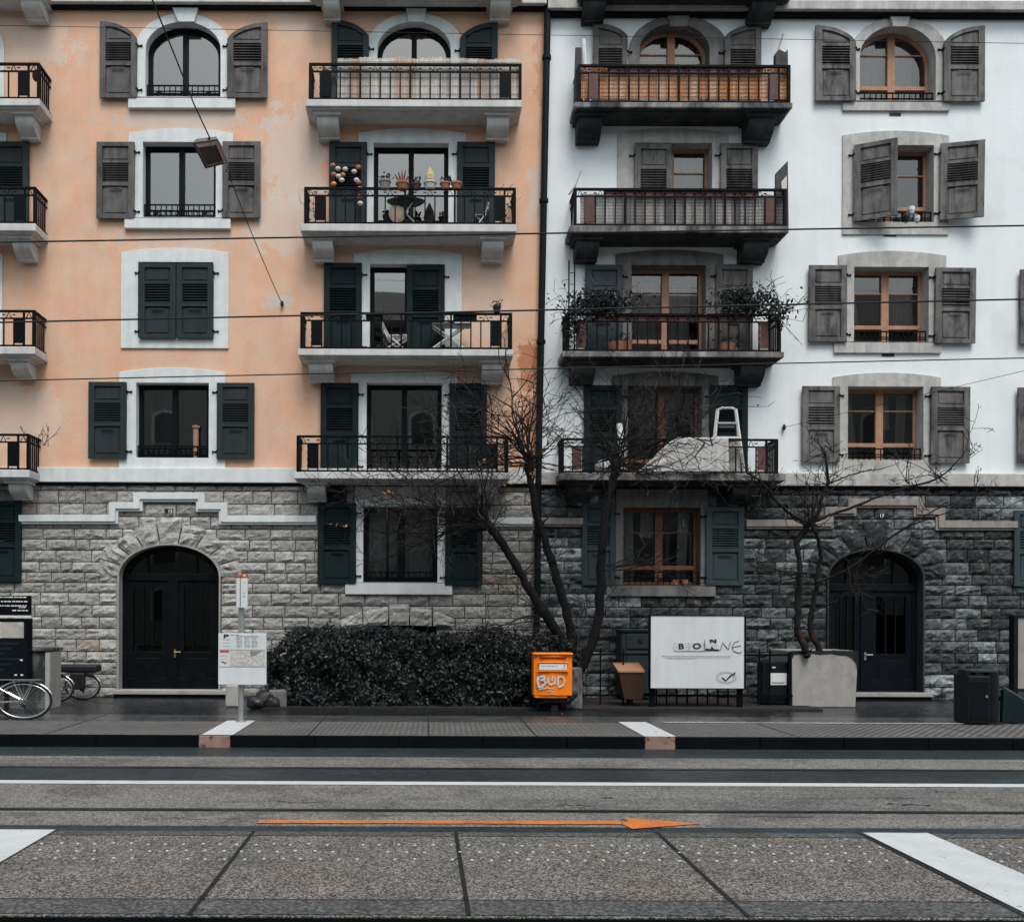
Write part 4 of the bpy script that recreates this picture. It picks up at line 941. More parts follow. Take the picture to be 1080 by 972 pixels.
# ------------------------------------------------------------------ hedge with ivy leaves
def leaf(b, c, n, s, roll):
    t = n.orthogonal().normalized(); t = Matrix.Rotation(roll, 3, n) @ t; u = n.cross(t)
    b.poly([c - t * s, c - u * s * .55 + n * s * .12, c + t * s, c + u * s * .55 + n * s * .12])
def hedge():
    Y0, Y1 = -2.05, -.75; x0, x1 = W(284, 740, Y0)[0], W(609, 740, Y0)[0]
    root = empty('hedge', ((x0 + x1) / 2, (Y0 + Y1) / 2, 0), 'dense dark ivy-leaved hedge along the foot of the pale stone wall', 'hedge')
    def top(x, y):
        k = (x - x0) / (x1 - x0)
        return W(445, 671, -1.6)[1] + .17 * noise.noise(Vector((x * .9, y, 0))) + .10 * noise.noise(Vector((x * 3.2, y * 3, 5))) + (.10 if .05 < k < .35 else 0) - max(0, (.06 - k) * 3.2) - max(0, (k - .95)) * 5
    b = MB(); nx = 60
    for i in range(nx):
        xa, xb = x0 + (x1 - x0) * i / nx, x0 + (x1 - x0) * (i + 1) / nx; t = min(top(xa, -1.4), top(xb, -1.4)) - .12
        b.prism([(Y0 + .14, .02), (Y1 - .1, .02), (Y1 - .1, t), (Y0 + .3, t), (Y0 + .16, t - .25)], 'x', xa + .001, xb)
    b.build('dark_core', M['soil'], root)  # solid dark core added behind the leaves, no modelled branches
    b = MB()
    for k in range(26000):
        x = rnd.uniform(x0 - .05, x1 + .05); side = rnd.random()
        t = top(x, -1.4)
        if side < .62: y = Y0 + rnd.gauss(.04, .055) + .16 * noise.noise(Vector((x * 1.3, 0, t))) ; z = rnd.uniform(.03, t); y += .20 * noise.noise(Vector((x * 2.2, z * 2.6, 3))) + max(0, z - t + .2) * .5; n = Vector((0, -1, .35))
        elif side < .93: y = rnd.uniform(Y0, Y1); z = top(x, y) + rnd.gauss(-.02, .035); n = Vector((0, -.4, 1))
        else: x = x0 - .02 + rnd.gauss(0, .05) if rnd.random() < .6 else x1 + rnd.gauss(0, .04); y = rnd.uniform(Y0, Y1); z = rnd.uniform(0.02, top(x, y)); n = Vector((-1 if x < (x0 + x1) / 2 else 1, -.5, .3))
        if noise.noise(Vector((x * 3.5, z * 3.5, 21))) > .28 and side < .62 and rnd.random() < .8: continue
        if rnd.random() < .02: z += rnd.uniform(0, .12); y -= rnd.uniform(0, .1)
        n = (n + Vector((rnd.gauss(0, .55), rnd.gauss(0, .4), rnd.gauss(0, .5)))).normalized()
        v = rnd.choice((.3, .4, .5, .7, .9, 1.2, 3.2)) * (1 + .5 * noise.noise(Vector((x * 1.5, z * 2, 9))))
        b.color(v * 1.0, v * rnd.uniform(.9, 1.1), v)
        leaf(b, Vector((x, y, z)), n, rnd.choice((.018, .024, .03, .038, .05)) * rnd.uniform(.8, 1.25), rnd.uniform(0, 6.3))
    o = b.build('foliage', M['leaf'], root)
    b = MB(); LVh = []
    for k in range(46):
        x = rnd.uniform(x0, x1); shoot(b, Vector((x, Y0 + rnd.uniform(.05, .9), top(x, -1.4) - .08)), Vector((rnd.gauss(0, .6), -.4, 1)), rnd.uniform(.15, .38), .006, 0, LVh)
    for k in range(60):
        x = rnd.uniform(x0, x1); shoot(b, Vector((x, Y0 + .06, rnd.uniform(.05, .5))), Vector((rnd.gauss(0, .7), -.5, rnd.gauss(.3, .6))), rnd.uniform(.15, .4), .006, 0, LVh)
    b.build('vine', M['twig'], root)

hedge()

# ------------------------------------------------------------------ bare trees
THIN = .70
def limb(name, pts, rad, Ys, m, root, n=9):
    q = [P(x, y, Y) for (x, y), Y in zip(pts, Ys)]
    fine = []; fr = []
    for i in range(len(q) - 1):                                   # Catmull-Rom
        a, b_, c, d = q[max(i - 1, 0)], q[i], q[i + 1], q[min(i + 2, len(q) - 1)]
        for k in range(5):
            t = k / 5; fine.append(.5 * ((2 * b_) + (c - a) * t + (2 * a - 5 * b_ + 4 * c - d) * t * t + (3 * b_ - a - 3 * c + d) * t ** 3) + Vector((rnd.gauss(0, .011), rnd.gauss(0, .011), 0))); fr.append((rad[i] + (rad[i + 1] - rad[i]) * t) * rnd.uniform(.90, 1.10) * THIN)
    fine.append(q[-1]); fr.append(rad[-1] * THIN)
    b = MB(); b.tube(fine, fr, n)
    if name != 'branch':                                             # pruning knots and stubs
        for k in range(3, len(fine) - 2, 4):
            a = Vector((rnd.gauss(0, 1), rnd.gauss(-.4, .6), rnd.gauss(0, .3))).normalized(); p = fine[k] + a * fr[k] * .7
            b.ball(p, fr[k] * rnd.uniform(.35, .6), n=5)
            if rnd.random() < .5: b.tube([p, p + a * rnd.uniform(.08, .2) + Vector((0, 0, .05))], [fr[k] * .3, fr[k] * .16], 5)
    return b.build(name, m, root, smooth=True)
S = 1 / 55.0
T1 = empty('tree', P(608, 735, -1.55).xy.to_3d(), 'bare pollarded tree with three leaning dark stems rising behind the orange postbox', 'tree', 'bare trees along the wall'); T1.location.z = 0
g0 = G(604, 742)
limb('trunk', [(607, 744), (606, 715), (603, 690), (604, 668)], [.17, .16, .155, .13], [-1.6, -1.6, -1.6, -1.6], M['bark'], T1, 11)
limb('stem', [(603, 692), (585, 662), (566, 633), (548, 603), (530, 573), (514, 553)], [.13, .125, .12, .11, .10, .12], [-1.6, -1.65, -1.7, -1.75, -1.8, -1.85], M['bark'], T1)
limb('stem', [(606, 690), (600, 655), (590, 618), (578, 580), (567, 545), (560, 508), (558, 488)], [.125, .12, .11, .10, .095, .10, .15], [-1.55, -1.5, -1.5, -1.5, -1.55, -1.6, -1.6], M['bark'], T1)
limb('stem', [(607, 715), (620, 688), (631, 655), (634, 615), (635, 575), (640, 535), (647, 505), (651, 487)], [.13, .13, .125, .12, .11, .105, .10, .14], [-1.65, -1.7, -1.7, -1.75, -1.8, -1.8, -1.8, -1.8], M['bark'], T1)
b = MB(); LV = []
def crown(knobs, b, LV):
    for (kx, ky, Y, specs) in knobs:
        for (tx, ty, r, cnt) in specs:
            for _ in range(cnt + (1 if r < .0165 else 0)):
                dy = rnd.uniform(-.35, .45); a = P(kx + rnd.gauss(0, 4), ky + rnd.gauss(0, 4), Y); e = P(tx + rnd.gauss(0, 12 if cnt > 1 else 3), ty + rnd.gauss(0, 12 if cnt > 1 else 3), Y + dy)
                shoot(b, a, (e - a), (e - a).length * rnd.uniform(.9, 1.08), r, 2, LV)
crown([(558, 488, -1.6, [(545, 395, .026, 1), (512, 388, .024, 1), (566, 405, .020, 1), (498, 432, .022, 1), (470, 420, .022, 1), (580, 420, .018, 1), (525, 405, .018, 2), (610, 440, .016, 1), (590, 455, .016, 2), (530, 450, .020, 2), (470, 470, .018, 3), (440, 500, .016, 2), (600, 500, .014, 2), (535, 425, .016, 2)]),
       (514, 553, -1.85, [(395, 592, .028, 1), (365, 575, .016, 1), (450, 530, .020, 3), (410, 515, .016, 3), (480, 500, .020, 3), (540, 520, .018, 2), (425, 470, .016, 2), (385, 545, .014, 2), (455, 565, .014, 2), (500, 460, .018, 2), (470, 535, .016, 2)]),
       (651, 487, -1.8, [(765, 430, .028, 1), (612, 395, .024, 1), (640, 400, .020, 1), (702, 400, .022, 1), (690, 440, .018, 2), (735, 480, .018, 1), (670, 410, .018, 2), (600, 450, .016, 2), (700, 500, .016, 3), (615, 505, .016, 2), (800, 470, .013, 1), (590, 425, .015, 1), (720, 455, .014, 1)]),
       (634, 600, -1.75, [(700, 615, .016, 1), (740, 575, .014, 1)]), (632, 640, -1.7, [(660, 625, .012, 1), (600, 640, .012, 1)]),
       (580, 655, -1.65, [(470, 640, .015, 1), (520, 610, .014, 1), (540, 660, .013, 1), (560, 690, .012, 2)]), (548, 603, -1.75, [(480, 620, .012, 1), (590, 560, .014, 1)]), (545, 470, -1.5, [(470, 400, .012, 1), (430, 450, .012, 1), (400, 480, .010, 1), (600, 400, .012, 2), (620, 460, .010, 1)]), (660, 470, -1.7, [(720, 395, .012, 2), (790, 440, .010, 1), (680, 385, .012, 1), (600, 410, .012, 1), (750, 500, .010, 2)]), (505, 540, -1.8, [(370, 520, .012, 1), (350, 550, .010, 1), (420, 555, .010, 2), (380, 600, .010, 1)]), (600, 690, -1.75, [(570, 640, .012, 2), (560, 665, .012, 2), (625, 640, .012, 2), (640, 665, .010, 1)])], b, LV)
for (kx, ky, Y, n_) in ((558, 490, -1.6, 42), (514, 552, -1.85, 24), (651, 488, -1.8, 34)):
    for _ in range(n_): shoot(b, P(kx + rnd.gauss(0, 7), ky + rnd.gauss(0, 7), Y), Vector((rnd.gauss(0, 1), rnd.gauss(0, .6), rnd.gauss(.25, .8))), rnd.uniform(.15, .65), rnd.uniform(.007, .013), 1 if rnd.random() < .3 else 0, LV)
cr1 = b.build('crown', M['twig'], T1)
def leaves_on(parent, pts, m, mat_, s0=.012, s1=.026):
    b = MB()
    for p in pts:
        v = rnd.uniform(.4, 1.5); b.color(v, v * rnd.uniform(.7, 1), v * .9)
        leaf(b, p + Vector((0, 0, -.01)), Vector((rnd.gauss(0, 1), -1, rnd.gauss(0, 1))).normalized(), rnd.uniform(s0, s1), rnd.uniform(0, 6))
    return b.build(m, mat_, parent)
rnd.shuffle(LV); leaves_on(cr1, LV[:260], 'withered_leaves', M['bark']); 
b = MB(); n_ = 0
for cx_, cy_ in ((415, 520), (408, 521), (450, 535), (355, 552), (668, 500), (565, 500), (540, 508), (505, 485)):
    for k in range(5):
        v = rnd.uniform(.6, 1.6); b.color(v, v, v); leaf(b, P(cx_ + rnd.gauss(0, 4), cy_ + rnd.gauss(0, 2), -1.8), Vector((rnd.gauss(0, 1), -1, .5)).normalized(), rnd.uniform(.02, .04), rnd.uniform(0, 6))
b.build('autumn_leaves', M['leafcol'], cr1)
q4 = lambda x, y: (770 + x / 3.6, 450 + y / 3.6)
T2 = empty('tree', (W(843, 690, -1.7)[0], -1.7, .95), 'small bare tree with two twisted grey stems growing out of the concrete planter', 'tree', 'bare trees along the wall')
y2 = -1.7
limb('stem', [q4(292, 870), q4(282, 838), q4(256, 770), q4(258, 690), q4(264, 590), q4(264, 500), q4(256, 432), q4(300, 370)], [.10, .09, .085, .08, .07, .065, .075, .085], [y2] * 4 + [y2 - .03] * 4, M['bark2'], T2)
limb('stem', [q4(338, 870), q4(334, 835), q4(308, 770), q4(312, 690), q4(330, 600), q4(344, 500), q4(330, 420), q4(312, 372)], [.085, .08, .075, .065, .06, .05, .045, .06], [y2 + .1] * 6 + [y2, y2], M['bark2'], T2)
br = dict(m=M['bark2'], root=T2, n=7)
limb('branch', [q4(300, 370), q4(335, 320), q4(352, 265), q4(372, 205), q4(362, 100)], [.07, .055, .045, .04, .02], [y2, y2 - .05, y2 - .1, y2 - .1, y2 - .1], **br)
limb('branch', [q4(296, 368), q4(225, 328), q4(160, 262), q4(120, 210), q4(60, 172)], [.05, .04, .033, .028, .014], [y2, y2 - .1, y2 - .2, y2 - .3, y2 - .3], **br)
limb('branch', [q4(305, 365), q4(400, 328), q4(480, 300), q4(590, 255), q4(690, 225), q4(800, 188), q4(905, 82)], [.045, .038, .034, .03, .026, .022, .008], [y2, y2, y2 - .1, y2 - .1, y2 - .2, y2 - .2, y2 - .3], **br)
limb('branch', [q4(326, 592), q4(440, 545), q4(545, 470), q4(630, 405), q4(700, 368), q4(800, 335), q4(925, 288)], [.04, .036, .034, .03, .022, .017, .006], [y2, y2 - .1, y2 - .2, y2 - .2, y2 - .3, y2 - .3, y2 - .4], **br)
limb('branch', [q4(630, 405), q4(700, 360), q4(780, 315), q4(860, 285), q4(945, 236)], [.026, .022, .018, .013, .005], [y2 - .2, y2 - .2, y2 - .1, y2, y2], **br)
limb('branch', [q4(376, 215), q4(440, 190), q4(500, 170), q4(570, 160), q4(645, 135)], [.022, .018, .014, .011, .005], [y2 - .1, y2, y2, y2 + .1, y2 + .1], **br)
limb('branch', [q4(318, 700), q4(400, 660), q4(470, 620), q4(560, 610)], [.022, .016, .012, .005], [y2, y2 - .2, y2 - .3, y2 - .3], **br)
b = MB(); LV2 = []
c4 = lambda x, y, t: (*q4(x, y), y2 - .15, [(*q4(a, c), r * 1.7, n + 2) for a, c, r, n in t])
crown([c4(362, 105, [(330, 40, .007, 1), (390, 60, .006, 1), (290, 90, .006, 1)]), c4(90, 190, [(40, 120, .006, 1), (160, 200, .007, 1), (20, 180, .006, 1)]), c4(150, 250, [(200, 190, .006, 1), (80, 250, .006, 1), (190, 215, .008, 1)]),
       c4(800, 188, [(720, 160, .006, 2), (830, 140, .006, 1)]), c4(690, 225, [(660, 160, .006, 2), (760, 240, .006, 1)]), c4(560, 460, [(480, 470, .007, 1), (610, 430, .006, 1)]), c4(900, 90, [(940, 60, .005, 2)]),
       c4(310, 370, [(290, 240, .010, 1), (250, 290, .008, 1), (220, 230, .006, 1), (320, 230, .008, 1), (420, 320, .006, 1)]), c4(440, 545, [(520, 590, .006, 2), (620, 600, .006, 1)]), c4(370, 205, [(410, 120, .006, 1), (420, 170, .006, 1), (300, 150, .006, 1)]),
       c4(260, 560, [(180, 540, .008, 1), (120, 520, .006, 1)]), c4(925, 288, [(965, 240, .005, 1), (980, 250, .004, 1)])], b, LV2)
cr2 = b.build('crown', M['twig'], T2); rnd.shuffle(LV2); leaves_on(cr2, LV2[:50], 'withered_leaves', M['bark'])

# ------------------------------------------------------------------ street things, from the left
def ellipse_tube(b, c, rx, rz, r, n=44, m=6, y=0):
    pts = [Vector((c[0] + rx * math.cos(2 * math.pi * i / n), c[1], c[2] + rz * math.sin(2 * math.pi * i / n))) for i in range(n + 1)]
    b.tube(pts, r, m, cap=False)
def bicycle(rear, Y, rx, rz, base, label, rot=0.0, bag=False, basket=False, light=True, lean=.04):
    """a city bicycle facing left, its rear wheel centred on the point seen at rear"""
    c = P(*rear, Y); z = rz + .012; k = rx / .345; kz = rz / .345
    root = empty('bicycle', (c.x, Y, 0), label, 'bicycle', 'bicycles leaning by the wall')
    L = 1.06 * k
    def V(x, zz, y=0): return Vector((c.x + x * k, Y + y, .012 + zz * kz))
    for wx in (0, -1.06):
        wc = (c.x + wx * k, Y, z); b = MB(); ellipse_tube(b, wc, rx, rz, .017); w = b.build('wheel', M['rubber'], root, smooth=True)
        b = MB(); ellipse_tube(b, wc, rx - .028, rz - .024, .014); b.build('rim', M['chrome'], w, smooth=True)
        b = MB()
        for i in range(24):
            a = 2 * math.pi * i / 24; sgn = .025 if i % 2 else -.025
            b.tube([(wc[0], Y + sgn, wc[2]), (wc[0] + (rx - .03) * math.cos(a), Y, wc[2] + (rz - .026) * math.sin(a))], .0016, 4)
        b.tube([(wc[0], Y - .05, wc[2]), (wc[0], Y + .05, wc[2])], .022, 8); b.build('spoke', M['chrome'], w)
        b = MB(); pts = [Vector((wc[0] + (rx + .03) * math.cos(a), Y, wc[2] + (rz + .026) * math.sin(a))) for a in [R(15 + 10 * i) for i in range(15)]]
        b.tube(pts, .018, 5); b.build('mudguard', M['chrome' if light else 'black_plastic'], root, smooth=True)
    fm = M['chrome' if light else 'black_plastic']
    b = MB(); bb = V(-.44, .30); st = V(-.55, .78); hd = V(-.92, .80); hl = V(-.95, .66); rh = V(0, .345); fh = V(-1.06, .345)
    for a, d, r in ((bb, st, .017), (st, hd, .015), (bb, hl, .019), (hd, hl, .02)): b.tube([a, d], r, 7)
    for s_ in (-.035, .035):
        o_ = Vector((0, s_, 0)); b.tube([bb + o_ * .6, rh + o_], .010, 6); b.tube([st + o_ * .4, rh + o_], .009, 6); b.tube([hl + o_ * .5, V(-1.0, .55) + o_, fh + o_], .011, 6)
    b.build('frame', fm, root)
    b = MB(); b.tube([st, V(-.57, .90)], .013, 7); b.ball(V(-.52, .93), .09, 1.35, .75, .35); b.ball(V(-.68, .925), .05, 1.6, .6, .45); b.build('saddle', M['black_plastic'], root, smooth=True)
    b = MB(); b.tube([hd, V(-.90, .98), V(-.90, 1.0)], .012, 7); b.tube([V(-.72, .97, -.27), V(-.88, 1.01, -.2), V(-.92, 1.0, 0), V(-.88, 1.01, .2), V(-.72, .97, .27)], .011, 7); b.build('handlebar', M['black_plastic'], root, smooth=True)
    b = MB(); b.lathe((bb.x, Y - .06, bb.z), [(.001, 0), (.001, .001)], 4); 
    pts = [Vector((bb.x + .09 * k * math.cos(a), Y - .05, bb.z + .09 * kz * math.sin(a))) for a in [2 * math.pi * i / 16 for i in range(17)]]; b.tube(pts, .010, 5, cap=False)
    b.tube([bb + Vector((0, -.05, 0)), V(-.36, .16, -.07)], .011, 6); b.box(V(-.36, .16).x - .05, V(-.36, .16).x + .05, Y - .15, Y - .07, V(0, .15).z, V(0, .175).z)
    b.tube([bb + Vector((0, .05, 0)), V(-.52, .44, .07)], .011, 6); b.tube([V(-.44, .385, -.05), V(0, .375, -.05)], .006, 4); b.tube([V(-.44, .215, -.05), V(0, .30, -.05)], .006, 4)
    b.build('crankset', M['black_plastic'], root)
    b = MB(); b.ball(V(.02, .27, -.06), .045, 1, .6, .8); b.tube([V(0.02, .30, -.06), V(.05, .17, -.06)], .016, 6); b.build('derailleur', M['black_plastic'], root)
    b = MB(); b.box(c.x - .30 * k, c.x + .22 * k, Y - .06, Y + .06, V(0, .735).z, V(0, .75).z)
    for s_ in (-.05, .05): b.tube([rh + Vector((0, s_, 0)), V(-.12, .74, s_)], .007, 5); b.tube([rh + Vector((0, s_, 0)), V(.12, .74, s_)], .007, 5)
    b.build('luggage_rack', fm, root)
    if bag:
        b = MB(); b.box(c.x - .50 * k, c.x + .34 * k, Y - .16, Y + .14, V(0, .76).z, V(0, .98).z); b.build('saddlebag', M['black_plastic'], root, bevel=.04)
        b = MB(); b.box(c.x - .20 * k, c.x + .1 * k, Y - .17, Y - .08, V(0, .28).z, V(0, .76).z); b.build('pannier', M['black_plastic'], root, bevel=.03)
    return root
Yb = gY(25, 759)
bicycle((25, 741), Yb + .0, 28.5 / 66, .285, 0, 'silver bicycle seen by its rear wheel in front of the poster case')
bicycle((58, 724), -1.25, .34, .245, 0, 'bicycle with bright mudguard parked beside the concrete pillar', light=True)
bicycle((87, 720.5), -.62, .335, .235, 0, 'bicycle with black bag on its rack nearest the arched door', bag=True)

# concrete pillar wall with a notice and a poster case
YP = -2.3
b = MB(); x0, x1 = W(-60, 700, YP)[0], W(51.5, 700, YP)[0]; zt = W(40, 686, YP)[1]; b.box(x0, x1 - .06, YP, YP + .55, -.02, zt - .01)
root = empty('concrete_pillar', ((x0 + x1) / 2, YP + .3, 0), 'stained low concrete wall block carrying the poster case', 'pillar')
b.build('block', M['mossy'], root, bevel=.02); b = MB(); b.box(x1 - .058, x1 + .03, YP - .03, YP + .5, -.02, zt - .02); b.build('edge_post', M['planter'], root, bevel=.015)
b = MB(); b.box(x0, x1 + .04, YP - .05, YP + .58, zt - .008, zt + .05); b.build('coping', M['mossy'], root, bevel=.015)
YI = YP - .16
def case(): 
    root = empty('poster_case', (W(-20, 690, YI)[0], YI, 0), 'black glazed poster case with a torn photo poster hung on the concrete block', 'notice case')
    b = MB(); x0, x1, z0, z1 = ppx(b, (-70, 651.5, 31.5, 718), YI, YI + .12); b.build('cabinet', M['doorpaint2'], root, bevel=.012)
    b = MB(); b.ring(outline(x0 + .005, x1 - .005, z0 + .005, z1 - .005, 0, 2), outline(x0 + .05, x1 - .05, z0 + .05, z1 - .05, 0, 2), YI - .018, YI - .002); b.build('frame', M['iron'], root, bevel=.004)
    b = MB(); ppx(b, (-50, 655.5, 25, 672.5), YI - .007, YI - .002); p = b.build('poster', mat('faded_poster', (.36, .33, .30), .7, var=.3, scale=3, patch=(.55, .55, .53), patch_scale=2.5, patch_lo=.5, patch_hi=.56), root)
    b = MB()
    for px, py in ((22.5, 695.8), (16.5, 711.5), (23, 711.5), (-6, 700)): ppx(b, (px - 1.4, py - .8, px + 1.4, py + .8), YI - .007, YI - .002)
    b.build('sticker', M['paper'], root)
    b = MB()
    for r_ in range(6): ppx(b, (-45, 677 + r_ * 5.5, 20 - (r_ % 3) * 8, 679.5 + r_ * 5.5), YI - .006, YI - .002)
    b.build('dark_poster', M['shut_teal'], root)
    for px in (-45, 5): b = MB(); x, z = W(px, 718, YI); b.box(x - .03, x + .03, YI + .04, YI + .10, 0, z); b.build('leg', M['iron'], root)
case()
root = empty('notice_board', (W(-10, 640, YI)[0], YI, 0), 'black notice board with four lines of white print above the poster case', 'sign')
b = MB(); ppx(b, (-62, 627.5, 32.5, 648.5), YI + .03, YI + .07); b.build('board', M['doorpaint'], root, bevel=.006)
b = MB(); ppx(b, (-64, 648.7, 33, 650.7), YI + .02, YI + .07); b.build('trim', M['paper'], root)
b = MB()
for py, a, c in ((629.5, 0, 29), (634, 1, 29), (638.5, -10, 29), (640.3, 20, 27), (643.5, 13, 29.5)): bars(b, a, c, py, YI + .028, .020, 0)
for py in (629.5, 634, 638.5, 643.5): bars(b, -55, -12, py, YI + .028, .02, 0)
b.build('print', M['paper'], root)
b = MB(); x = W(-30, 650, YI)[0]; b.box(x - .03, x + .03, YI + .071, YI + .13, 0, W(0, 630, YI)[1]); b.build('post', M['iron'], root)

# stop sign
YS = gY(255, 761.5); px0 = 254.2
root = empty('stop_sign', (W(px0, 761, YS)[0], YS, 0), 'transit stop pole with a white timetable board and a narrow flag sign', 'sign')
b = MB(); x = W(px0, 761, YS)[0]; b.lathe((x, YS, -.0), [(.045, 0), (.045, W(0, 611, YS)[1])], 12); b.lathe((x, YS, 0), [(.085, .003), (.085, .02), (.05, .03)], 12); b.build('pole', M['steel'], root, smooth=False)
b = MB(); x0, x1, z0, z1 = ppx(b, (230.2, 667.5, 280.8, 722), YS - .10, YS - .055); bd = b.build('board', M['panel_white'], root, bevel=.008)
Yf = YS - .102
b = MB(); ppx(b, (230.8, 684.6, 280.2, 685.2), Yf - .001, Yf + .004); ppx(b, (230.8, 702.5, 280.2, 703.2), Yf - .001, Yf + .004); b.build('rule', M['greyink'], bd)
b = MB(); ppx(b, (232, 685.5, 241.5, 687.8), Yf - .001, Yf + .004); b.build('red_tab', M['redink'], bd)
b = MB(); ppx(b, (242.5, 686, 279.5, 702), Yf - .0005, Yf + .004); mp_ = b.build('map', mat('street_map', (.46, .455, .43), .7, var=.15, scale=8, fine=.35, fine_scale=30), bd)
b = MB(); q = [W(263.5, 686, Yf), W(278, 686, Yf), W(264.5, 693, Yf)]; b.prism(q, 'y', Yf - .002, Yf - .001); b.build('grey_wedge', M['greyink'], bd)
b = MB()
for i in range(3):
    for k in range(3):
        a, c = 249 + i * 8, 671.5 + k * 4; 
        for j in range(3): bars(b, a + .5, a + 6.5, c + j * 1.2, Yf, .007, 0)
ppx(b, (249, 670, 272.5, 671), Yf - .001, Yf + .002)
for j in range(3): bars(b, 235, 243, 674 + j * 3.5, Yf, .006, 0)
for j in range(3): bars(b, 233, 240, 691 + j * 3.5, Yf, .006, 0)
b.build('timetable', M['paleink'], bd)
b = MB(); b.tube([P(234, 697, Yf), P(238.5, 699, Yf)], .010, 4); b.build('route_mark', M['redink'], bd)
text(bd, 'P', 238.3, 670.8, Yf - .001, .085, 'ink', .0025, sx=1.9, name='logo')
b = MB(); bars(b, 243, 252, 669, Yf, .008, 0); b.build('print', M['greyink'], bd)
b = MB(); x0, x1, z0, z1 = ppx(b, (249.2, 609.5, 253, 640.5), YS - .09, YS - .03); b.build('flag_edge', M['panel_white'], root, bevel=.004)
b = MB(); ppx(b, (253.8, 609.5, 261, 640.8), YS - .09, YS - .03); fl = b.build('flag', M['panel_white'], root, bevel=.004)
b = MB(); ppx(b, (257.2, 613.4, 258.2, 614.8), YS - .093, YS - .089); ppx(b, (256.8, 624.6, 257.9, 626), YS - .093, YS - .089); ppx(b, (256.6, 628, 258.1, 629.6), YS - .093, YS - .089); b.build('print', M['greyink'], fl)
b = MB(); ppx(b, (249.6, 605.4, 254.4, 608.6), YS - .08, YS - .04); ppx(b, (254.6, 604.6, 261, 609.2), YS - .085, YS - .045); em_ = b.build('emblem', mat('emblem_orange', (.40, .11, .06), .5, var=.25, scale=20), root, bevel=.008); b = MB(); ppx(b, (256.8, 605.9, 259, 607.6), YS - .088, YS - .08); b.build('emblem_mark', M['paper'], em_)

# bollard stone, bag, second stone by the hedge
b = MB(); x0, x1, z0, z1 = ppx(b, (237.5, 722, 254, 745.5), gY(245, 745.5), gY(245, 745.5) + .35); o = b.build('bollard_stone', M['planter'], loc=((x0 + x1) / 2, gY(245, 745.5), 0), bevel=.03); tag(o, 'squat grey stone block just behind the stop pole', 'stone block')
b = MB(); ppx(b, (283, 727, 302, 747), -2.18, -1.9); o = b.build('bollard_stone', M['mossy'], loc=(W(292, 740, -2.1)[0], -2.1, 0), bevel=.04); tag(o, 'dark stained stone block half under the hedge end', 'stone block')
b = MB(); c = P(277, 738, -2.2)
for p, r in ((P(271, 741, -2.22), .15), (P(279, 738, -2.15), .19), (P(286, 741, -2.2), .14)): b.ball((p.x, p.y, max(p.z, r * .7)), r, 1.15, .9, .85, 14)
for v in b.bm.verts:
    q = noise.noise(v.co * 6) * .05 + noise.noise(v.co * 15) * .025; v.co += (v.co - c).normalized() * q; v.co.z = max(v.co.z, .004)
tag(b.build('rubbish_bag', M['black_plastic'], loc=(c.x, -2.2, 0)), 'crumpled black rubbish bag on the pavement left of the hedge', 'bag')

# postbox
YM = -2.62
root = empty('postbox', (W(583, 735, YM)[0], YM, 0), 'bright orange-yellow postbox with pale blue graffiti letters beside the hedge', 'postbox')
b = MB(); x0, z1 = W(562.7, 689.5, YM); x1, z0 = W(603.5, 735.5, YM); w = x1 - x0
pr = []
for i in range(9): t = i / 8; pr.append((x0 + w * t, YM - .045 * math.sin(t * math.pi)))
pr += [(x1, YM + .28), (x0, YM + .28)]
b.prism(pr, 'z', z0 + .03, z1); b.prism([(x0 + .015, YM + .26), (x0 + .02, YM - .0), (x0 + w / 2, YM - .03), (x1 - .08, YM - .0), (x1 - .08, YM + .26)], 'z', z0 - .01, z0 + .031)
body = b.build('body', M['postbox'], root, bevel=.018)
b = MB(); b.box(x0 - .008, x1 + .008, YM - .06, YM + .29, z1 - .012, z1 + .022); b.build('lid', M['postbox'], root, bevel=.015)
b = MB(); ppx(b, (569.5, 692.7, 597.5, 693.8), YM - .062, YM - .03); b.build('slot', M['ink'], root)
b = MB(); ppx(b, (567.5, 697.8, 599.5, 699), YM - .072, YM - .03); ppx(b, (567, 706.6, 599.8, 708.2), YM - .068, YM - .03); b.build('ledge', M['postbox'], root, bevel=.006)
b = MB(); ppx(b, (568.8, 699.4, 597.8, 706), YM - .058, YM - .035); lb = b.build('label', M['paper'], root)
b = MB(); bars(b, 571, 588, 702, YM - .059, .010, 0); ppx(b, (594.5, 700.6, 596, 702), YM - .06, YM - .05); ppx(b, (594.5, 703, 596, 704.4), YM - .06, YM - .05); b.build('print', M['greyink'], lb)
Yg = YM - .052
def stroke(b, pts, r, Y): b.tube([P(x, y, Y) for x, y in pts], r, 6)
m3 = lambda x, y: (540 + x / 6.75, 650 + y / 6.75)
b = MB()
stroke(b, [m3(*q) for q in ((190, 425), (182, 460), (190, 500), (215, 500), (240, 470), (225, 450), (205, 455), (235, 440), (230, 425), (200, 428))], .022, Yg)
stroke(b, [m3(*q) for q in ((258, 432), (255, 470), (275, 487), (305, 475), (308, 440), (290, 425), (285, 455))], .017, Yg)
stroke(b, [m3(*q) for q in ((330, 425), (325, 480), (335, 505), (362, 490), (375, 455), (360, 428), (332, 432))], .017, Yg)
stroke(b, [m3(*q) for q in ((190, 518), (250, 508), (300, 515), (255, 530), (300, 535), (270, 548), (305, 553))], .009, Yg)
gf = b.build('graffiti', M['spray'], root)
for v in gf.data.vertices: v.co.y = (v.co.y - (Yg - YM)) * .25 + (Yg - YM)
b = MB(); ppx(b, (594, 704, 614.5, 748), YM + .30, YM + .55); b.build('foot', M['mossy'], root, bevel=.03)
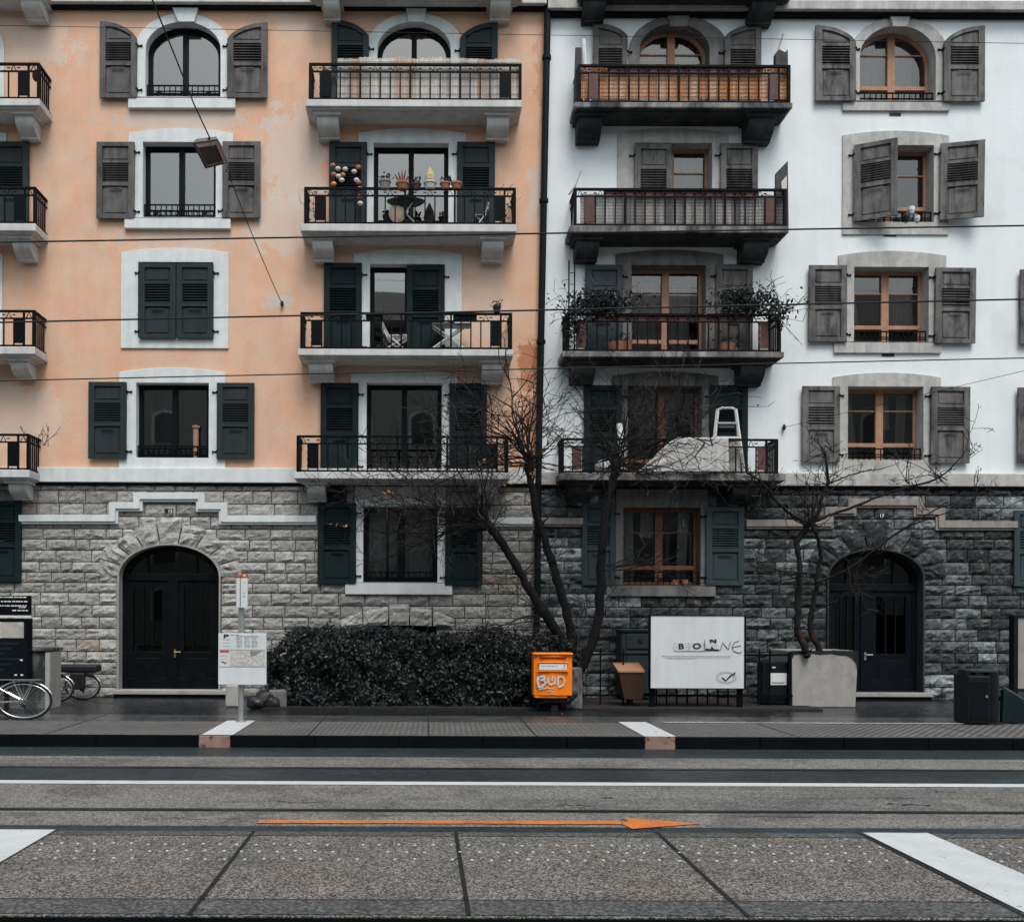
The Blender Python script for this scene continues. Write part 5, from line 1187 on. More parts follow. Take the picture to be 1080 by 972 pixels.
b = MB(); ppx(b, (572, 736, 597, 741), YM + .05, YM + .26); z = W(0, 741, YM)[1]; xm = W(586, 740, YM)[0]; b.box(xm - .06, xm + .06, YM + .10, YM + .22, 0, z); b.build('bracket', M['ink'], root, bevel=.01)
b = MB()
for i in range(3): b.ball(P(599 + i * 3, 738 - i * 3, YM + .08), .075, 1.0, .8, 1.0, 6)
b.build('rubber_hood', M['ink'], root, smooth=True)

# kerb wall with iron fence
YF = -1.62
x0, x1 = W(606, 745, -2.2)[0], W(840, 745, -2.2)[0]
tag(slab_block('planting_strip', M['soil'], W(276, 745, -2.3)[0], W(868, 745, -2.3)[0], gY(540, 748.5), -.02, -.05, .035), kind='structure')
root = empty('iron_fence', ((x0 + x1) / 2, YF, 0), 'low black iron picket fence running behind the white billboard', 'fence')
xa, xb = W(606, 720, YF)[0], W(836, 720, YF)[0]
b = MB()
for py in (690, 733): z = W(700, py, YF)[1]; b.box(xa, xb, YF - .012, YF + .012, z - .018, z + .018)
b.build('rail', M['iron'], root)
pxs = [614, 633, 657] + [692 + 10.8 * k for k in range(9)] + [800.5, 811.5]
for px in pxs:
    x = W(px, 710, YF)[0]; tall = px < 690 or px > 790; b = MB(); b.box(x - .014, x + .014, YF - .026, YF - .012, .03, W(0, 681 if tall else 692, YF)[1]); b.box(x - .026, x + .026, YF - .027, YF - .011, .62, .65) if not tall else None; b.build('picket', M['iron'], root)
for px in (611, 833): x = W(px, 710, YF)[0]; b = MB(); b.box(x - .03, x + .03, YF - .03, YF + .03, .0, W(0, 684, YF)[1]); b.build('post', M['iron'], root, bevel=.006)

# grey cabinet, brown box
root = empty('utility_cabinet', (W(672, 735, -.5)[0], -.4, 0), 'grey-green metal utility cabinet with a black symbol standing against the stone wall', 'cabinet')
b = MB(); x0, x1, z0, z1 = ppx(b, (655.5, 666, 690, 735), -.62, -.12); z0 = 0; b.build('body', M['cabinet'], root, bevel=.012)
b = MB(); b.box(x0 - .02, x1 + .02, -.65, -.10, z1 - .005, z1 + .04); b.build('top', M['shut_teal'], root, bevel=.008)
b = MB(); ppx(b, (661, 668.5, 687, 684), -.645, -.61); ppx(b, (661, 687, 687, 731), -.645, -.61); b.build('door', M['cabinet'], root, bevel=.008)
b = MB(); ppx(b, (673.8, 672, 676.4, 678), -.652, -.64); b.prism([W(672, 674.8, -.65), W(678.4, 674.8, -.65), W(675.2, 677.5, -.65)], 'y', -.653, -.645); ppx(b, (672.6, 676.8, 677.6, 678.2), -.652, -.64); b.build('symbol', M['ink'], root)
YX = -1.95
root = empty('newspaper_box', (W(668, 735, YX)[0], YX, 0), 'orange-brown box with a light slanted lid behind the fence left of the billboard', 'box')
b = MB(); x0, z1 = W(652.5, 708.5, YX); x1, z0 = W(681, 733, YX); b.prism([(x0, z1), (x0 + .10, .16), (x1 - .06, .16), (x1 - .02, .3), (x1 - .06, z1)], 'y', YX, YX + .45); b.box((x0 + x1) / 2 - .05, (x0 + x1) / 2 + .05, YX + .15, YX + .28, 0, .161); b.build('body', M['boxwood'], root, bevel=.01)
b = MB(); q0, q1 = W(651, 708, YX), W(679, 705, YX); b.prism([(YX - .02, z1 - .01), (YX + .47, z1 + .10), (YX + .47, z1 + .15), (YX - .02, z1 + .035)], 'x', x0 - .02, x1 - .02); b.build('lid', M['boxtop'], root, bevel=.006)

# billboard
YB = -2.08
root = empty('billboard', (W(735, 735, YB)[0], YB, 0), 'white billboard with letter tiles and a grey scrawl on two black posts', 'billboard')
b = MB(); x0, x1, z0, z1 = ppx(b, (686.3, 648.8, 784.8, 725.8), YB, YB + .05); b.build('panel', M['panel_white'], root)
b = MB(); b.ring(outline(x0 - .028, x1 + .03, z0 - .012, z1 + .012, 0, 2), outline(x0 + .003, x1 - .003, z0 + .003, z1 - .003, 0, 2), YB - .012, YB + .06); b.build('frame', M['iron'], root, bevel=.004)
for px in (689, 782): x = W(px, 735, YB)[0]; b = MB(); b.box(x - .045, x + .045, YB + .062, YB + .13, .0, z1 - .05); b.build('post', M['iron'], root)
q6 = lambda x, y: (670 + x / 6.0, 640 + y / 6.0)
Yq = YB - .004
M['tile_face'] = mat('tile_face', (.50, .51, .50), .6, var=.08, scale=6); M['tile_edge'] = mat('tile_edge', (.26, .26, .26), .7, var=.12, scale=9)
b = MB(); ppx(b, (*q6(238, 224), *q6(438, 280)), Yq, Yq + .004); tl = b.build('letter_tile', M['tile_face'], root)
b = MB()
for a in ((246, 275, 440, 281), (339, 224, 342, 278), (434, 224, 437, 278)): ppx(b, (*q6(a[0], a[1]), *q6(a[2], a[3])), Yq - .003, Yq + .002)
b.build('tile_edge', M['tile_edge'], tl)
text(tl, 'B', *q6(290, 249), Yq - .005, .135, 'ink', .0035, sx=1.35); text(tl, 'O', *q6(390, 248), Yq - .005, .135, 'ink', .0035, sx=1.35)
b = MB(); b.prism([W(*q6(*p), Yq) for p in ((442, 232), (470, 225), (525, 240), (525, 268), (446, 268))], 'y', Yq - .002, Yq + .004); t3 = b.build('letter_tile', M['tile_face'], root)
b = MB(); b.prism([W(*q6(*p), Yq) for p in ((444, 262), (476, 264), (532, 267), (532, 276), (440, 275))], 'y', Yq - .006, Yq - .003); b.tube([P(*q6(441, 205), Yq), P(*q6(438, 270), Yq)], .006, 4); b.prism([W(*q6(*p), Yq) for p in ((478, 250), (497, 258), (480, 266))], 'y', Yq - .008, Yq - .003); b.build('torn_edge', M['ink'], t3)
text(t3, 'N', *q6(493, 216), Yq - .006, .085, 'ink', .003, sx=1.9); b = MB(); ppx(b, (*q6(470, 204), *q6(515, 207)), Yq - .007, Yq - .004); b.build('red_line', M['redink'], t3)
b = MB()
stroke(b, [q6(*p) for p in ((540, 270), (548, 240), (553, 222), (575, 250), (590, 268), (596, 240), (604, 218))], .008, Yq - .002)
stroke(b, [q6(*p) for p in ((655, 212), (628, 222), (612, 248), (622, 276), (650, 288), (672, 284))], .008, Yq - .002); stroke(b, [q6(*p) for p in ((612, 252), (640, 248), (668, 242))], .007, Yq - .002)
o = b.build('scrawl', M['greyink'], root)
b = MB()
for py, a, c in ((307, 168, 622), (312, 172, 600), (321, 185, 600), (326, 200, 380)): bars(b, *[q6(v, 0)[0] for v in (a, c)], q6(0, py)[1], Yq + .002, .008, 0)
b.build('print', M['paleink'], root)
b = MB(); cx_, cz_ = W(*q6(575, 446), Yq); rr = 62 / 6 / 59.5
for k in range(26):
    a = 2 * math.pi * k / 26; b.box(cx_ + rr * math.cos(a) - .008, cx_ + rr * math.cos(a) + .008, Yq - .001, Yq + .003, cz_ + rr * .62 * math.sin(a) - .006, cz_ + rr * .62 * math.sin(a) + .006)
ellipse_tube(b, (cx_, Yq + .002, cz_), rr * .80, rr * .50, .004, 30, 4); b.build('stamp', M['greyink'], root)
b = MB(); stroke(b, [q6(*p) for p in ((550, 444), (572, 464), (600, 436), (634, 414))], .012, Yq - .002); b.build('tick_mark', mat('tick_brown', (.06, .015, .012), .6), root)

# meter box, planter
YZ = -1.56
root = empty('meter_box', (W(819, 735, YZ)[0], YZ, 0), 'black meter box with a white sticker between the fence and the planter', 'cabinet')
b = MB(); x0, x1, z0, z1 = ppx(b, (804.5, 698, 833.5, 742), YZ, YZ + .3); b.build('body', M['bin'], root, bevel=.01)
b = MB(); ppx(b, (811.5, 709.5, 829.5, 722), YZ - .004, YZ); st_ = b.build('sticker', M['paper'], root)
b = MB(); ppx(b, (814, 719.2, 827, 720.2), YZ - .006, YZ - .003); b.build('print', M['ink'], st_); b = MB(); ppx(b, (814.5, 702.8, 818, 704.2), YZ - .004, YZ); b.build('nameplate', M['paper'], root)
YPl = gY(868, 746)
root = empty('planter', (W(869, 745, YPl)[0], YPl + .5, 0), 'square concrete planter with worn pale front holding the small bare tree', 'planter')
b = MB(); x0, z1 = W(834, 686, YPl); x1 = W(905.5, 686, YPl)[0]; d = 1.0
xb0, xb1 = W(836.5, 745, YPl)[0], W(903.5, 745, YPl)[0]
A = [b.bm.verts.new(q) for q in ((xb0, YPl + .04, 0), (xb1, YPl + .04, 0), (xb1, YPl + d - .04, 0), (xb0, YPl + d - .04, 0))]; Bv = [b.bm.verts.new(q) for q in ((x0, YPl, z1), (x1, YPl, z1), (x1, YPl + d, z1), (x0, YPl + d, z1))]; t = .09
C_ = [b.bm.verts.new(q) for q in ((x0 + t, YPl + t, z1), (x1 - t, YPl + t, z1), (x1 - t, YPl + d - t, z1), (x0 + t, YPl + d - t, z1))]; D_ = [b.bm.verts.new((v.co.x, v.co.y, z1 - .12)) for v in C_]
for i in range(4): j = (i + 1) % 4; b.face([A[i], A[j], Bv[j], Bv[i]]); b.face([Bv[i], Bv[j], C_[j], C_[i]]); b.face([C_[i], C_[j], D_[j], D_[i]])
b.face(A[::-1]); b.build('tub', M['planter'], root, bevel=.02)
b = MB(); b.box(x0 + .08, x1 - .08, YPl + .08, YPl + d - .08, z1 - .3, z1 - .06); b.build('soil', M['soil'], root)
b = MB(); b.prism([W(*p, YPl - .004) for p in ((834.3, 686), (905, 686), (905.0, 706), (903, 699), (899, 694), (893, 691), (884, 690.5), (876, 689), (864, 690), (855, 688.5), (846, 689.5), (838, 690), (836, 694))], 'y', YPl - .006, YPl + .02); b.build('moss_rim', M['moss'], root)

# bins, dark side panel, poster stand on the right
YN = gY(1042, 764.5)
root = empty('litter_bin', (W(1042, 764, YN)[0], YN, 0), 'dark twin litter bin with a flat rain cover on the platform edge', 'bin')
b = MB(); x0, x1, z0, z1 = ppx(b, (1021.5, 712.5, 1044.5, 763), YN, YN + .42); bb_ = b.build('bin_body', M['bin'], root, bevel=.02); b = MB(); b.box(x0 + .03, x1 - .03, YN - .008, YN + .0, z0 + .06, z1 - .08); b.build('bin_door', M['doorpaint2'], bb_, bevel=.006); b = MB(); b.box(x1 - .08, x1 - .05, YN - .02, YN - .007, z0 + .4, z0 + .44); b.build('lock', M['steel'], bb_)
b = MB(); xa, za_ = W(1045, 709, YN); xb_ = W(1060.5, 709, YN)[0]; r_ = (xb_ - xa) / 2; b.lathe((xa + r_, YN + .2, 0), [(r_ * .96, .02), (r_, .06), (r_, za_), (r_ * .7, za_ + .01)], 20); b.build('ash_column', M['bin'], root, smooth=False)
b = MB(); x0, zt = W(1023.5, 706.5, YN); x1 = W(1057.5, 706.5, YN)[0]; b.lathe(((x0 + x1) / 2, YN + .21, zt - .035), [((x1 - x0) / 2, 0), ((x1 - x0) / 2, .02), ((x1 - x0) / 2 * .6, .045)], 24, 1, .5); b.build('rain_cover', M['cabinet'], root)
for px in (1025, 1036.5):
    b = MB(); x, zt2 = W(px, 707, YN); b.box(x - .03 if px < 1030 else x - .05, x + .03 if px < 1030 else x + .07, YN + .1, YN + .3, W(0, 713, YN)[1], zt2); b.build('support', M['bin'], root)
b = MB(); b.box(W(1023, 764, YN)[0], W(1059, 764, YN)[0], YN + .03, YN + .36, .0, .02); b.build('foot', M['ink'], root)
YR = -4.2
root = empty('bench', (W(1075, 760, YR)[0], YR, 0), 'dark panelled bench end with a sloping metal rail beside the litter bin', 'bench')
b = MB(); q = [W(*p, YR) for p in ((1058.5, 727), (1085, 743), (1110, 758), (1110, 764), (1057, 764))]; q[3] = (q[3][0], 0.02); q[4] = (q[4][0], 0.02); b.prism(q, 'y', YR, YR + .08); b.build('side_panel', M['shut_teal'], root, bevel=.01)
b = MB(); b.tube([P(1058, 725.5, YR + .04), P(1085, 741.5, YR + .04), P(1111, 757, YR + .04)], .035, 8); b.build('rail', M['shut_slate'], root)
b = MB(); b.box(W(1059, 700, YR)[0], W(1110, 700, YR)[0], YR + .081, YR + .5, .36, .42); b.build('seat', M['shut_teal'], root, bevel=.01)
YV = -2.6
root = empty('poster_stand', (W(1100, 740, YV)[0], YV, 0), 'tall poster stand with a pale poster in a black frame behind the bench', 'poster stand')
b = MB(); x0, x1, z0, z1 = ppx(b, (1068.5, 648, 1150, 729), YV, YV + .12); b.ring(outline(x0, x1, z0, z1, 0, 2), outline(x0 + .075, x1 - .075, z0 + .05, z1 - .05, 0, 2), YV - .03, YV + .01); b.build('frame', M['bin'], root, bevel=.008)
b = MB(); b.box(x0 + .07, x1 - .07, YV - .008, YV - .002, z0 + .045, z1 - .045); b.build('poster', mat('pale_poster', (.30, .27, .26), .6, var=.2, scale=3), root)
for q0_ in (x0, x1 - .075): b = MB(); b.box(q0_, q0_ + .075, YV - .03, YV + .1, .0, z0); b.build('leg', M['bin'], root)

# ------------------------------------------------------------------ overhead wires and street lamp
def wire(pts, r, label, cat='wire', name='overhead_wire', group=None, sag=.0, n=14):
    q = []
    for (a, b_) in zip(pts, pts[1:]):
        for i in range(n):
            t = i / n; p = a.lerp(b_, t); p.z -= sag * 4 * t * (1 - t); q.append(p)
    q.append(pts[-1]); b = MB(); c = q[len(q) // 2]; b.tube(q, r, 6); o = b.build(name, M['wire'], loc=c); return tag(o, label, cat, group)
gw = 'overhead wires along the street'
def ext(p0, p1, Y): a, c = P(*p0, Y), P(*p1, Y); return [a + (a - c) * .35, a, c, c + (c - a) * .3]
wire(ext((0, 255.5), (1080, 238), -8.0), .0095, 'thick upper contact wire passing below the half-open shutter', group=gw, n=4)
wire(ext((0, 340), (1080, 315.5), -9.2), .0085, 'contact wire crossing the closed dark shutters', group=gw, n=4)
wire(ext((0, 401.5), (1080, 377.5), -8.4), .0065, 'thin lower wire crossing just above the second-storey window heads', group=gw, n=4)
wire(ext((0, 27), (1080, 46), -5.0), .004, 'hair-thin wire strung in front of the arched windows', group=gw, n=4)
wan = P(827, 450.5, -.06); wire([wan, P(1080, 391, -5.0), P(1200, 362, -7.2)], .004, 'thin stay wire rising from the wall beside the draped balcony to the right', name='stay_wire')
an = P(297.5, 320.5, -.05)
for p, lab in ((an, 'black wire anchor on the orange plaster below the lamp'), (wan, 'black wire anchor on the white plaster beside the draped balcony')):
    b = MB(); b.lathe((p.x, p.y, p.z), [(.012, -.06), (.03, -.03), (.035, 0), (.028, .04), (.012, .06)], 10); b.box(p.x - .02, p.x + .02, p.y, .01, p.z - .02, p.z + .02); tag(b.build('wire_anchor', M['wire'], loc=p), lab, 'anchor', 'wire anchors')
YL = -5.2
lt, lb_ = P(221, 145, YL), P(239, 181, YL)
wire([an, lb_ + Vector((.02, 0, -.02))], .008, 'stay wire from the orange wall anchor up to the lamp', name='stay_wire', sag=.05)
top_ = P(160, -2, -8.4); wire([lt, P(205, 111, -5.9), top_, top_ + (top_ - lt) * .6], .010, 'stay wire from the lamp up out of the top edge', name='stay_wire')
root = empty('street_lamp', lt, 'weathered box street lamp hanging on a stay wire before the second window', 'street lamp')
def hull(b, pts):
    v = [b.bm.verts.new(p) for p in pts]; r = bmesh.ops.convex_hull(b.bm, input=v)
    for f in b.bm.faces:
        for l in f.loops: l[b.cl] = b.c
Fq = [P(202.5, 150.5, YL), P(229.5, 146.5, YL), P(240.5, 172.5, YL + .26), P(216.5, 178.5, YL + .26)]
Bq_ = [P(207, 146.5, YL + .22), P(228, 144, YL + .22), P(238, 160, YL + .52), P(214, 163, YL + .52)]
b = MB(); hull(b, Fq + Bq_); b.build('lamp_housing', M['lampbody'], root, bevel=.012)
cF = sum(Fq, Vector()) / 4; nF = (Fq[1] - Fq[0]).cross(Fq[2] - Fq[1]).normalized(); nF = nF if nF.y < 0 else -nF
b = MB(); ins = [cF.lerp(p, .86) + nF * .004 for p in Fq]; dee = [cF.lerp(p, .66) + nF * .05 for p in Fq]; hull(b, ins + dee); b.build('lamp_lens', M['lamplens'], root, bevel=.006)
b = MB(); e0, e1 = Fq[1], Fq[2]; q_ = [e0.lerp(cF, .08), e1.lerp(cF, .08), e1.lerp(cF, .22), e0.lerp(cF, .22)]; hull(b, [p + nF * .006 for p in q_] + [p + nF * .075 for p in q_[2:]] ); b.build('lamp_side', mat('lamp_pinkish', (.16, .085, .07), .5, var=.2), root)
cell = lambda u, v, w: (Fq[0] + Fq[1]) / 2 + Vector((0, .1, 0)) if u < 0 else Fq[2]
b = MB(); b.tube([lt, cell(-.04, .11, 0)], .014, 6); b.tube([lb_, cell(.15, .0, 0)], .012, 6); b.build('hanger', M['wire'], root)
# ------------------------------------------------------------------ things on the balconies
def reed(name, q, Y, pal, label, strip_w, rows, cat='screen', jag=.0):
    x0, z1 = W(q[0], q[1], Y); x1, z0 = W(q[2], q[3], Y); b = MB(); x = x0
    while x < x1 - .01:
        w = min(strip_w * rnd.uniform(.75, 1.25), x1 - x); big = rnd.choice(pal); n = max(2, int(w / .022)); zz = z1 + rnd.uniform(-jag, jag)
        for i in range(n):
            a = x + w * i / n; c = x + w * (i + 1) / n - .003; k = rnd.uniform(.85, 1.12); b.color(*[v * k for v in big])
            b.tube([((a + c) / 2, Y + rnd.uniform(-.004, .004), z0), ((a + c) / 2, Y + rnd.uniform(-.004, .004), zz + rnd.uniform(-jag, jag) * .5)], (c - a) / 2, 5)
        x += w
    for i in range(rows):
        z = z0 + (z1 - z0) * (i + .5) / rows; b.color(*[v * .35 for v in pal[0]]); b.tube([(x0, Y - .016, z), (x1, Y - .016, z)], .004, 4)
    o = b.build(name, M['reed'], loc=((x0 + x1) / 2, Y, z0)); return tag(o, label, cat, 'reed screens tied to the balcony railings')
reed('reed_screen', (356, 61.5, 548, 104), -0.504, [(.62, .58, .52), (.62, .60, .56), (.55, .50, .45), (.58, .42, .32), (.6, .57, .52)], 'whitish reed screen behind the black railing of the topmost orange balcony', .18, 5, jag=.02)
reed('reed_screen', (613, 70, 832, 105), -0.504, [(.60, .29, .14), (.64, .34, .18), (.54, .25, .12), (.66, .40, .25), (.62, .27, .10)], 'golden brown bamboo screen behind the railing of the topmost white-house balcony', .16, 8, jag=.008)
reed('reed_screen', (612, 205, 828, 237), -0.504, [(.26, .255, .25), (.36, .35, .33), (.14, .14, .14), (.30, .28, .27), (.44, .42, .40)], 'worn grey wicker screen behind a brown-panelled railing', .09, 9, jag=.01)

def pot(q, Y, m, name, label, cat, group, plant=None):
    """q: centre x, rim y, foot y, rim width in picture units"""
    cx, z0 = W(q[0], q[2], Y); z1 = W(q[0], q[1], Y)[1]; r = q[3] / 2 / (F_PX / (Y - CAM_Y)); h = z1 - z0
    root = empty(name, (cx, Y, z0), label, cat, group)
    b = MB(); b.lathe((cx, Y, z0), [(r * .68, 0), (r * .9, h * .75), (r, h * .76), (r, h), (r * .82, h), (r * .8, h * .85)], 16); b.build('pot', M[m], root)
    b = MB()
    if plant: plant(b, cx, Y, z1, r)
    return root, b
GP = 'potted plants along the balcony rail'
YR_ = -0.605
def p_dark(b, x, y, z, r):
    b.color(.6)
    for k in range(26): leaf(b, Vector((x + rnd.gauss(.02, r * .6), y + rnd.gauss(0, r * .4), z + rnd.uniform(0, .13))), Vector((rnd.gauss(0, 1), -1, rnd.gauss(.4, .6))).normalized(), rnd.uniform(.025, .05), rnd.uniform(0, 6))
def p_stems(b, x, y, z, r):
    for k in range(5):
        a = -.15 + .07 * k; h = rnd.uniform(.14, .27); b.tube([(x + a * .3, y, z - .02), (x + a * .7, y + rnd.uniform(-.03, .03), z + h * .6), (x + a, y, z + h)], [.014, .018, .008], 5)
def p_cactus(b, x, y, z, r):
    b.lathe((x, y, z - .02), [(.05, 0), (.10, .05), (.09, .14), (.045, .24), (.006, .31)], 10); b.ball((x, y - .07, z + .1), .03, n=5)
for q, m, lab, pl, pm in (((406, 190.5, 199.5, 13), 'greypot', 'grey pot with a dark bushy plant, first on the rail beside the shell garland', p_dark, 'leaf'),
                          ((424.5, 193, 200, 14.5), 'terracotta', 'terracotta pot of dry red upright stems on the balcony rail', p_stems, 'drystem'),
                          ((439, 194, 200, 11), 'darkpot', 'dark brown pot with small dark leaves between the dry stems and the white pot', p_dark, 'leaf'),
                          ((453.5, 192, 199.5, 14), 'whitepot', 'white pot holding a pale cone-shaped cactus on the balcony rail', p_cactus, 'cactus'),
                          ((469.5, 193, 199.5, 11.5), 'terracotta', 'brownish pot with a low dark tuft just right of the white cactus pot', p_dark, 'leaf'),
                          ((481.5, 193, 199.5, 12), 'terracotta', 'plain terracotta pot without a plant at the end of the pot row', None, None)):
    root, b = pot(q, YR_, m, 'flower_pot', lab, 'flower pot', GP, pl)
    if pl: b.build('plant', M[pm], root)
    else: b.bm.free()
root, b = pot((524, 323, 330.5, 9), -0.576, 'black_plastic', 'flower_pot', 'small black pot with a round dark plant on the rail above the white folding table', 'flower pot', GP, lambda b, x, y, z, r: [leaf(b, Vector((x + rnd.gauss(0, .05), y + rnd.gauss(0, .05), z + rnd.uniform(0, .10))), Vector((rnd.gauss(0, 1), -1, .3)).normalized(), .03, rnd.uniform(0, 6)) for _ in range(30)])
b.build('plant', M['leaf'], root)
# shell garland
YS_ = -0.216; b = MB(); root = empty('garland', P(366, 174, YS_), 'hanging garland of orange and white shells before a dark shutter', 'garland')
for i, (x, y) in enumerate(((351, 174.5), (356.5, 178), (364, 178.5), (378, 176.5), (373.5, 181), (352, 184), (357, 186), (361.5, 184.5), (360.5, 190), (376, 190), (378, 192.5), (352, 194), (379.5, 199), (379, 207.5), (380, 214.5))):
    c = P(x, y, YS_); b = MB(); b.ball(c, .052, 1.1, .8, .85, 7); b.build('shell', M[['boxtop', 'whitepot', 'whitepot', 'terracotta', 'whitepot', 'terracotta', 'whitepot', 'boxtop', 'whitepot', 'whitepot', 'boxtop', 'postbox', 'boxtop', 'terracotta', 'whitepot'][i]], root, smooth=True)
b = MB()
for ch in (((351, 172), (352, 184), (352, 194)), ((357, 172), (357, 186), (360, 190)), ((364, 172), (362, 185), (360, 190)), ((377, 172), (373, 181), (376, 190), (379, 199), (380, 215))): b.tube([P(*q, YS_) for q in ch], .004, 4)
b.build('string', M['wire'], root)
# round table, lantern, steel chair
def ztop(k, i): return BAL[k, i][1][2] + .002
zf = ztop('L', 2); Yt = -0.346
root = empty('round_table', (W(428, 214, Yt)[0], Yt, zf), 'round black bistro table with crossed legs behind the pot row', 'table')
b = MB(); c, zt = W(428, 213, Yt); b.lathe((c, Yt, zt), [(.02, -.10), (.30, -.05), (.37, 0), (.37, .02), (.36, .025)], 24, 1, .5); b.build('tabletop', M['black_plastic'], root)
for sx in (-1, 1):
    b = MB(); b.tube([(c + sx * .14, Yt - .1 * sx, zt - .04), (c - sx * .26, Yt + .12 * sx, zf)], .013, 6); b.build('leg', M['steel'], root)
b = MB(); p = P(419, 225, -.25); b.ball((p.x, p.y, max(p.z, zf + .17)), .17, n=12); o = b.build('paper_lantern', M['lantern'], loc=p, smooth=True); tag(o, 'pale round paper lantern on the floor under the round table', 'lantern')
def folding_chair(px, Y, zf, w, label, m, flip=1, h=.62, group=None):
    x = W(px, 300, Y)[0]; root = empty('folding_chair', (x, Y, zf), label, 'chair', group); k = flip
    for y_ in (-.19, .19):
        b = MB(); b.tube([(x - k * .30 * w, Y + y_, zf + h), (x - k * .12 * w, Y + y_, zf + h * .5), (x + k * .34 * w, Y + y_, zf)], .015, 6); b.build('back_leg', M[m], root)
        b = MB(); b.tube([(x + k * .34 * w, Y + y_ * .85, zf + h * .50), (x - k * .26 * w, Y + y_ * .85, zf)], .015, 6); b.build('leg', M[m], root)
    b = MB()
    for i in range(5): t = i / 4; xx = x - k * .10 * w + k * .40 * w * t; b.box(xx - .032, xx + .032, Y - .2, Y + .2, zf + h * .48, zf + h * .51)
    b.build('seat', M[m], root)
    b = MB()
    for t in (.0, .14): b.box(x - k * (.29 - t * .3) * w - .016, x - k * (.29 - t * .3) * w + .016, Y - .2, Y + .2, zf + h * (.86 - t), zf + h * (.96 - t))
    b.build('backrest', M[m], root); return root
zc3 = ztop('L', 3)
folding_chair(415, -0.288, zc3, .78, 'white folding chair turned sideways on the balcony with the half-closed door', 'chairwhite')
folding_chair(508, -0.252, zf, .4, 'slim steel folding chair at the pot balcony railing', 'steel', flip=-1, h=.50)
root = empty('folding_table', (W(477, 345, -0.302)[0], -0.302, zc3), 'white-legged folding table with grey top on the balcony', 'table')
b = MB(); x0, x1 = W(454, 343, -0.302)[0], W(496, 343, -0.302)[0]; z = W(475, 345, -0.302)[1]; b.box(x0, x1, -0.475, -.18, z, z + .03); b.box(x1 - .36, x1, -0.482, -0.472, z - .06, z + .03); b.build('tabletop', M['greypot'], root, bevel=.006)
for y_ in (-0.432, -.24):
    for a, c in ((x0 + .05, x1 - .02), (x1 - .12, x0 - .06)): b = MB(); b.tube([(a, y_, z), (c, y_ + .03, zc3)], .017, 6); b.build('leg', M['chairwhite'], root)
b = MB()
for k in range(10): b.tube([(x0 + .2 + k * .03, -.2 - k * .02, z + .03), (x0 + .12 + k * .035, -.2 - k * .02, z + .09)], .02, 5)
tag(b.build('dark_cushion', M['black_plastic'], loc=(x0 + .3, -0.216, z + .03)), 'crumpled black cushion lying on the grey folding table', 'cushion')
# long planter boxes hung inside the railing of the third balcony
for xa, xb_, lab in ((352, 375, 'dark rail box over the louvred shutter end of the folding-chair balcony'), (386, 404, 'dark rail box before the open door gap of the folding-chair balcony'), (478, 503, 'dark rail box above the folding table')):
    b = MB(); ppx(b, (xa, 332, xb_, 337), -0.562, -0.446); tag(b.build('rail_box', M['shut_teal'], loc=P((xa + xb_) / 2, 337, -0.504), bevel=.012), lab, 'planter box', 'planter boxes inside the balcony rail')
# thing on the topmost orange balcony, twigs in the corner of the second
b = MB(); x0, z1 = W(338, 70, -0.360); x1, z0 = W(357, 104, -0.360); zf1 = ztop('L', 1); b.prism([(x0, zf1), (x1 - .05, zf1), (x1, zf1 + .3), (x1 - .08, zf1 + .62), (x0 + .05, z1)], 'y', -0.446, -0.252); tag(b.build('grill_cover', M['black_plastic'], loc=((x0 + x1) / 2, -0.360, zf1), bevel=.03), 'black covered grill at the end of the topmost orange balcony', 'grill')
b = MB(); x0, z1 = W(357, 78, -0.324); x1, z0 = W(361, 104, -0.324); b.box(x0, x1, -0.360, -0.288, zf1, z1); tag(b.build('white_board', M['paper'], loc=(x0, -0.324, zf1), bevel=.006), 'narrow white board standing between the covered grill and the reed screen', 'board')
def twiggy(px, py, Y, n, L, spread, label, name, m='twig', leaves=0, group=None, down=False, zfloor=None):
    c = P(px, py, Y); root = empty(name, c, label, 'plant', group); b = MB(); LVx = []
    for _ in range(n):
        d = Vector((rnd.gauss(0, spread), rnd.gauss(0, .4), rnd.uniform(.4, 1.2) * (-1 if down else 1)))
        shoot(b, c + Vector((rnd.gauss(0, .12), rnd.gauss(0, .04), 0)), d, L * rnd.uniform(.5, 1.1), .008, 1, LVx)
    b.build('stem', M[m], root)
    if leaves:
        b = MB()
        for _ in range(leaves):
            v = rnd.choice((.4, .7, 1, 1.6)); b.color(v); p = c + Vector((rnd.gauss(0, L * spread * .6), rnd.gauss(0, .12), rnd.gauss(L * .3 * (-1 if down else 1), L * .33)))
            leaf(b, p, Vector((rnd.gauss(0, 1), -1, rnd.gauss(.2, .6))).normalized(), rnd.uniform(.022, .05), rnd.uniform(0, 6))
        b.build('foliage', M['leaf'], root)
    return root
twiggy(331, 226, -0.324, 6, .5, .35, 'bare climbing twigs at the left post of the pot balcony', 'climber', leaves=20)
twiggy(536, 230, -0.324, 7, .5, .3, 'bare climbing twigs at the right post of the pot balcony', 'climber', leaves=24)
twiggy(40, 470, -0.432, 9, .45, .7, 'dry grass tuft hanging over the railing of the lowest corner balcony', 'grass_tuft')
b = MB(); p = P(38, 80, -0.432); b.ball(p, .09, .8, .8, 1.3, 7); tag(b.build('bird_feeder', M['brown_iron'], loc=p, smooth=True), 'small brown bird feeder hanging inside the uppermost corner railing', 'feeder')
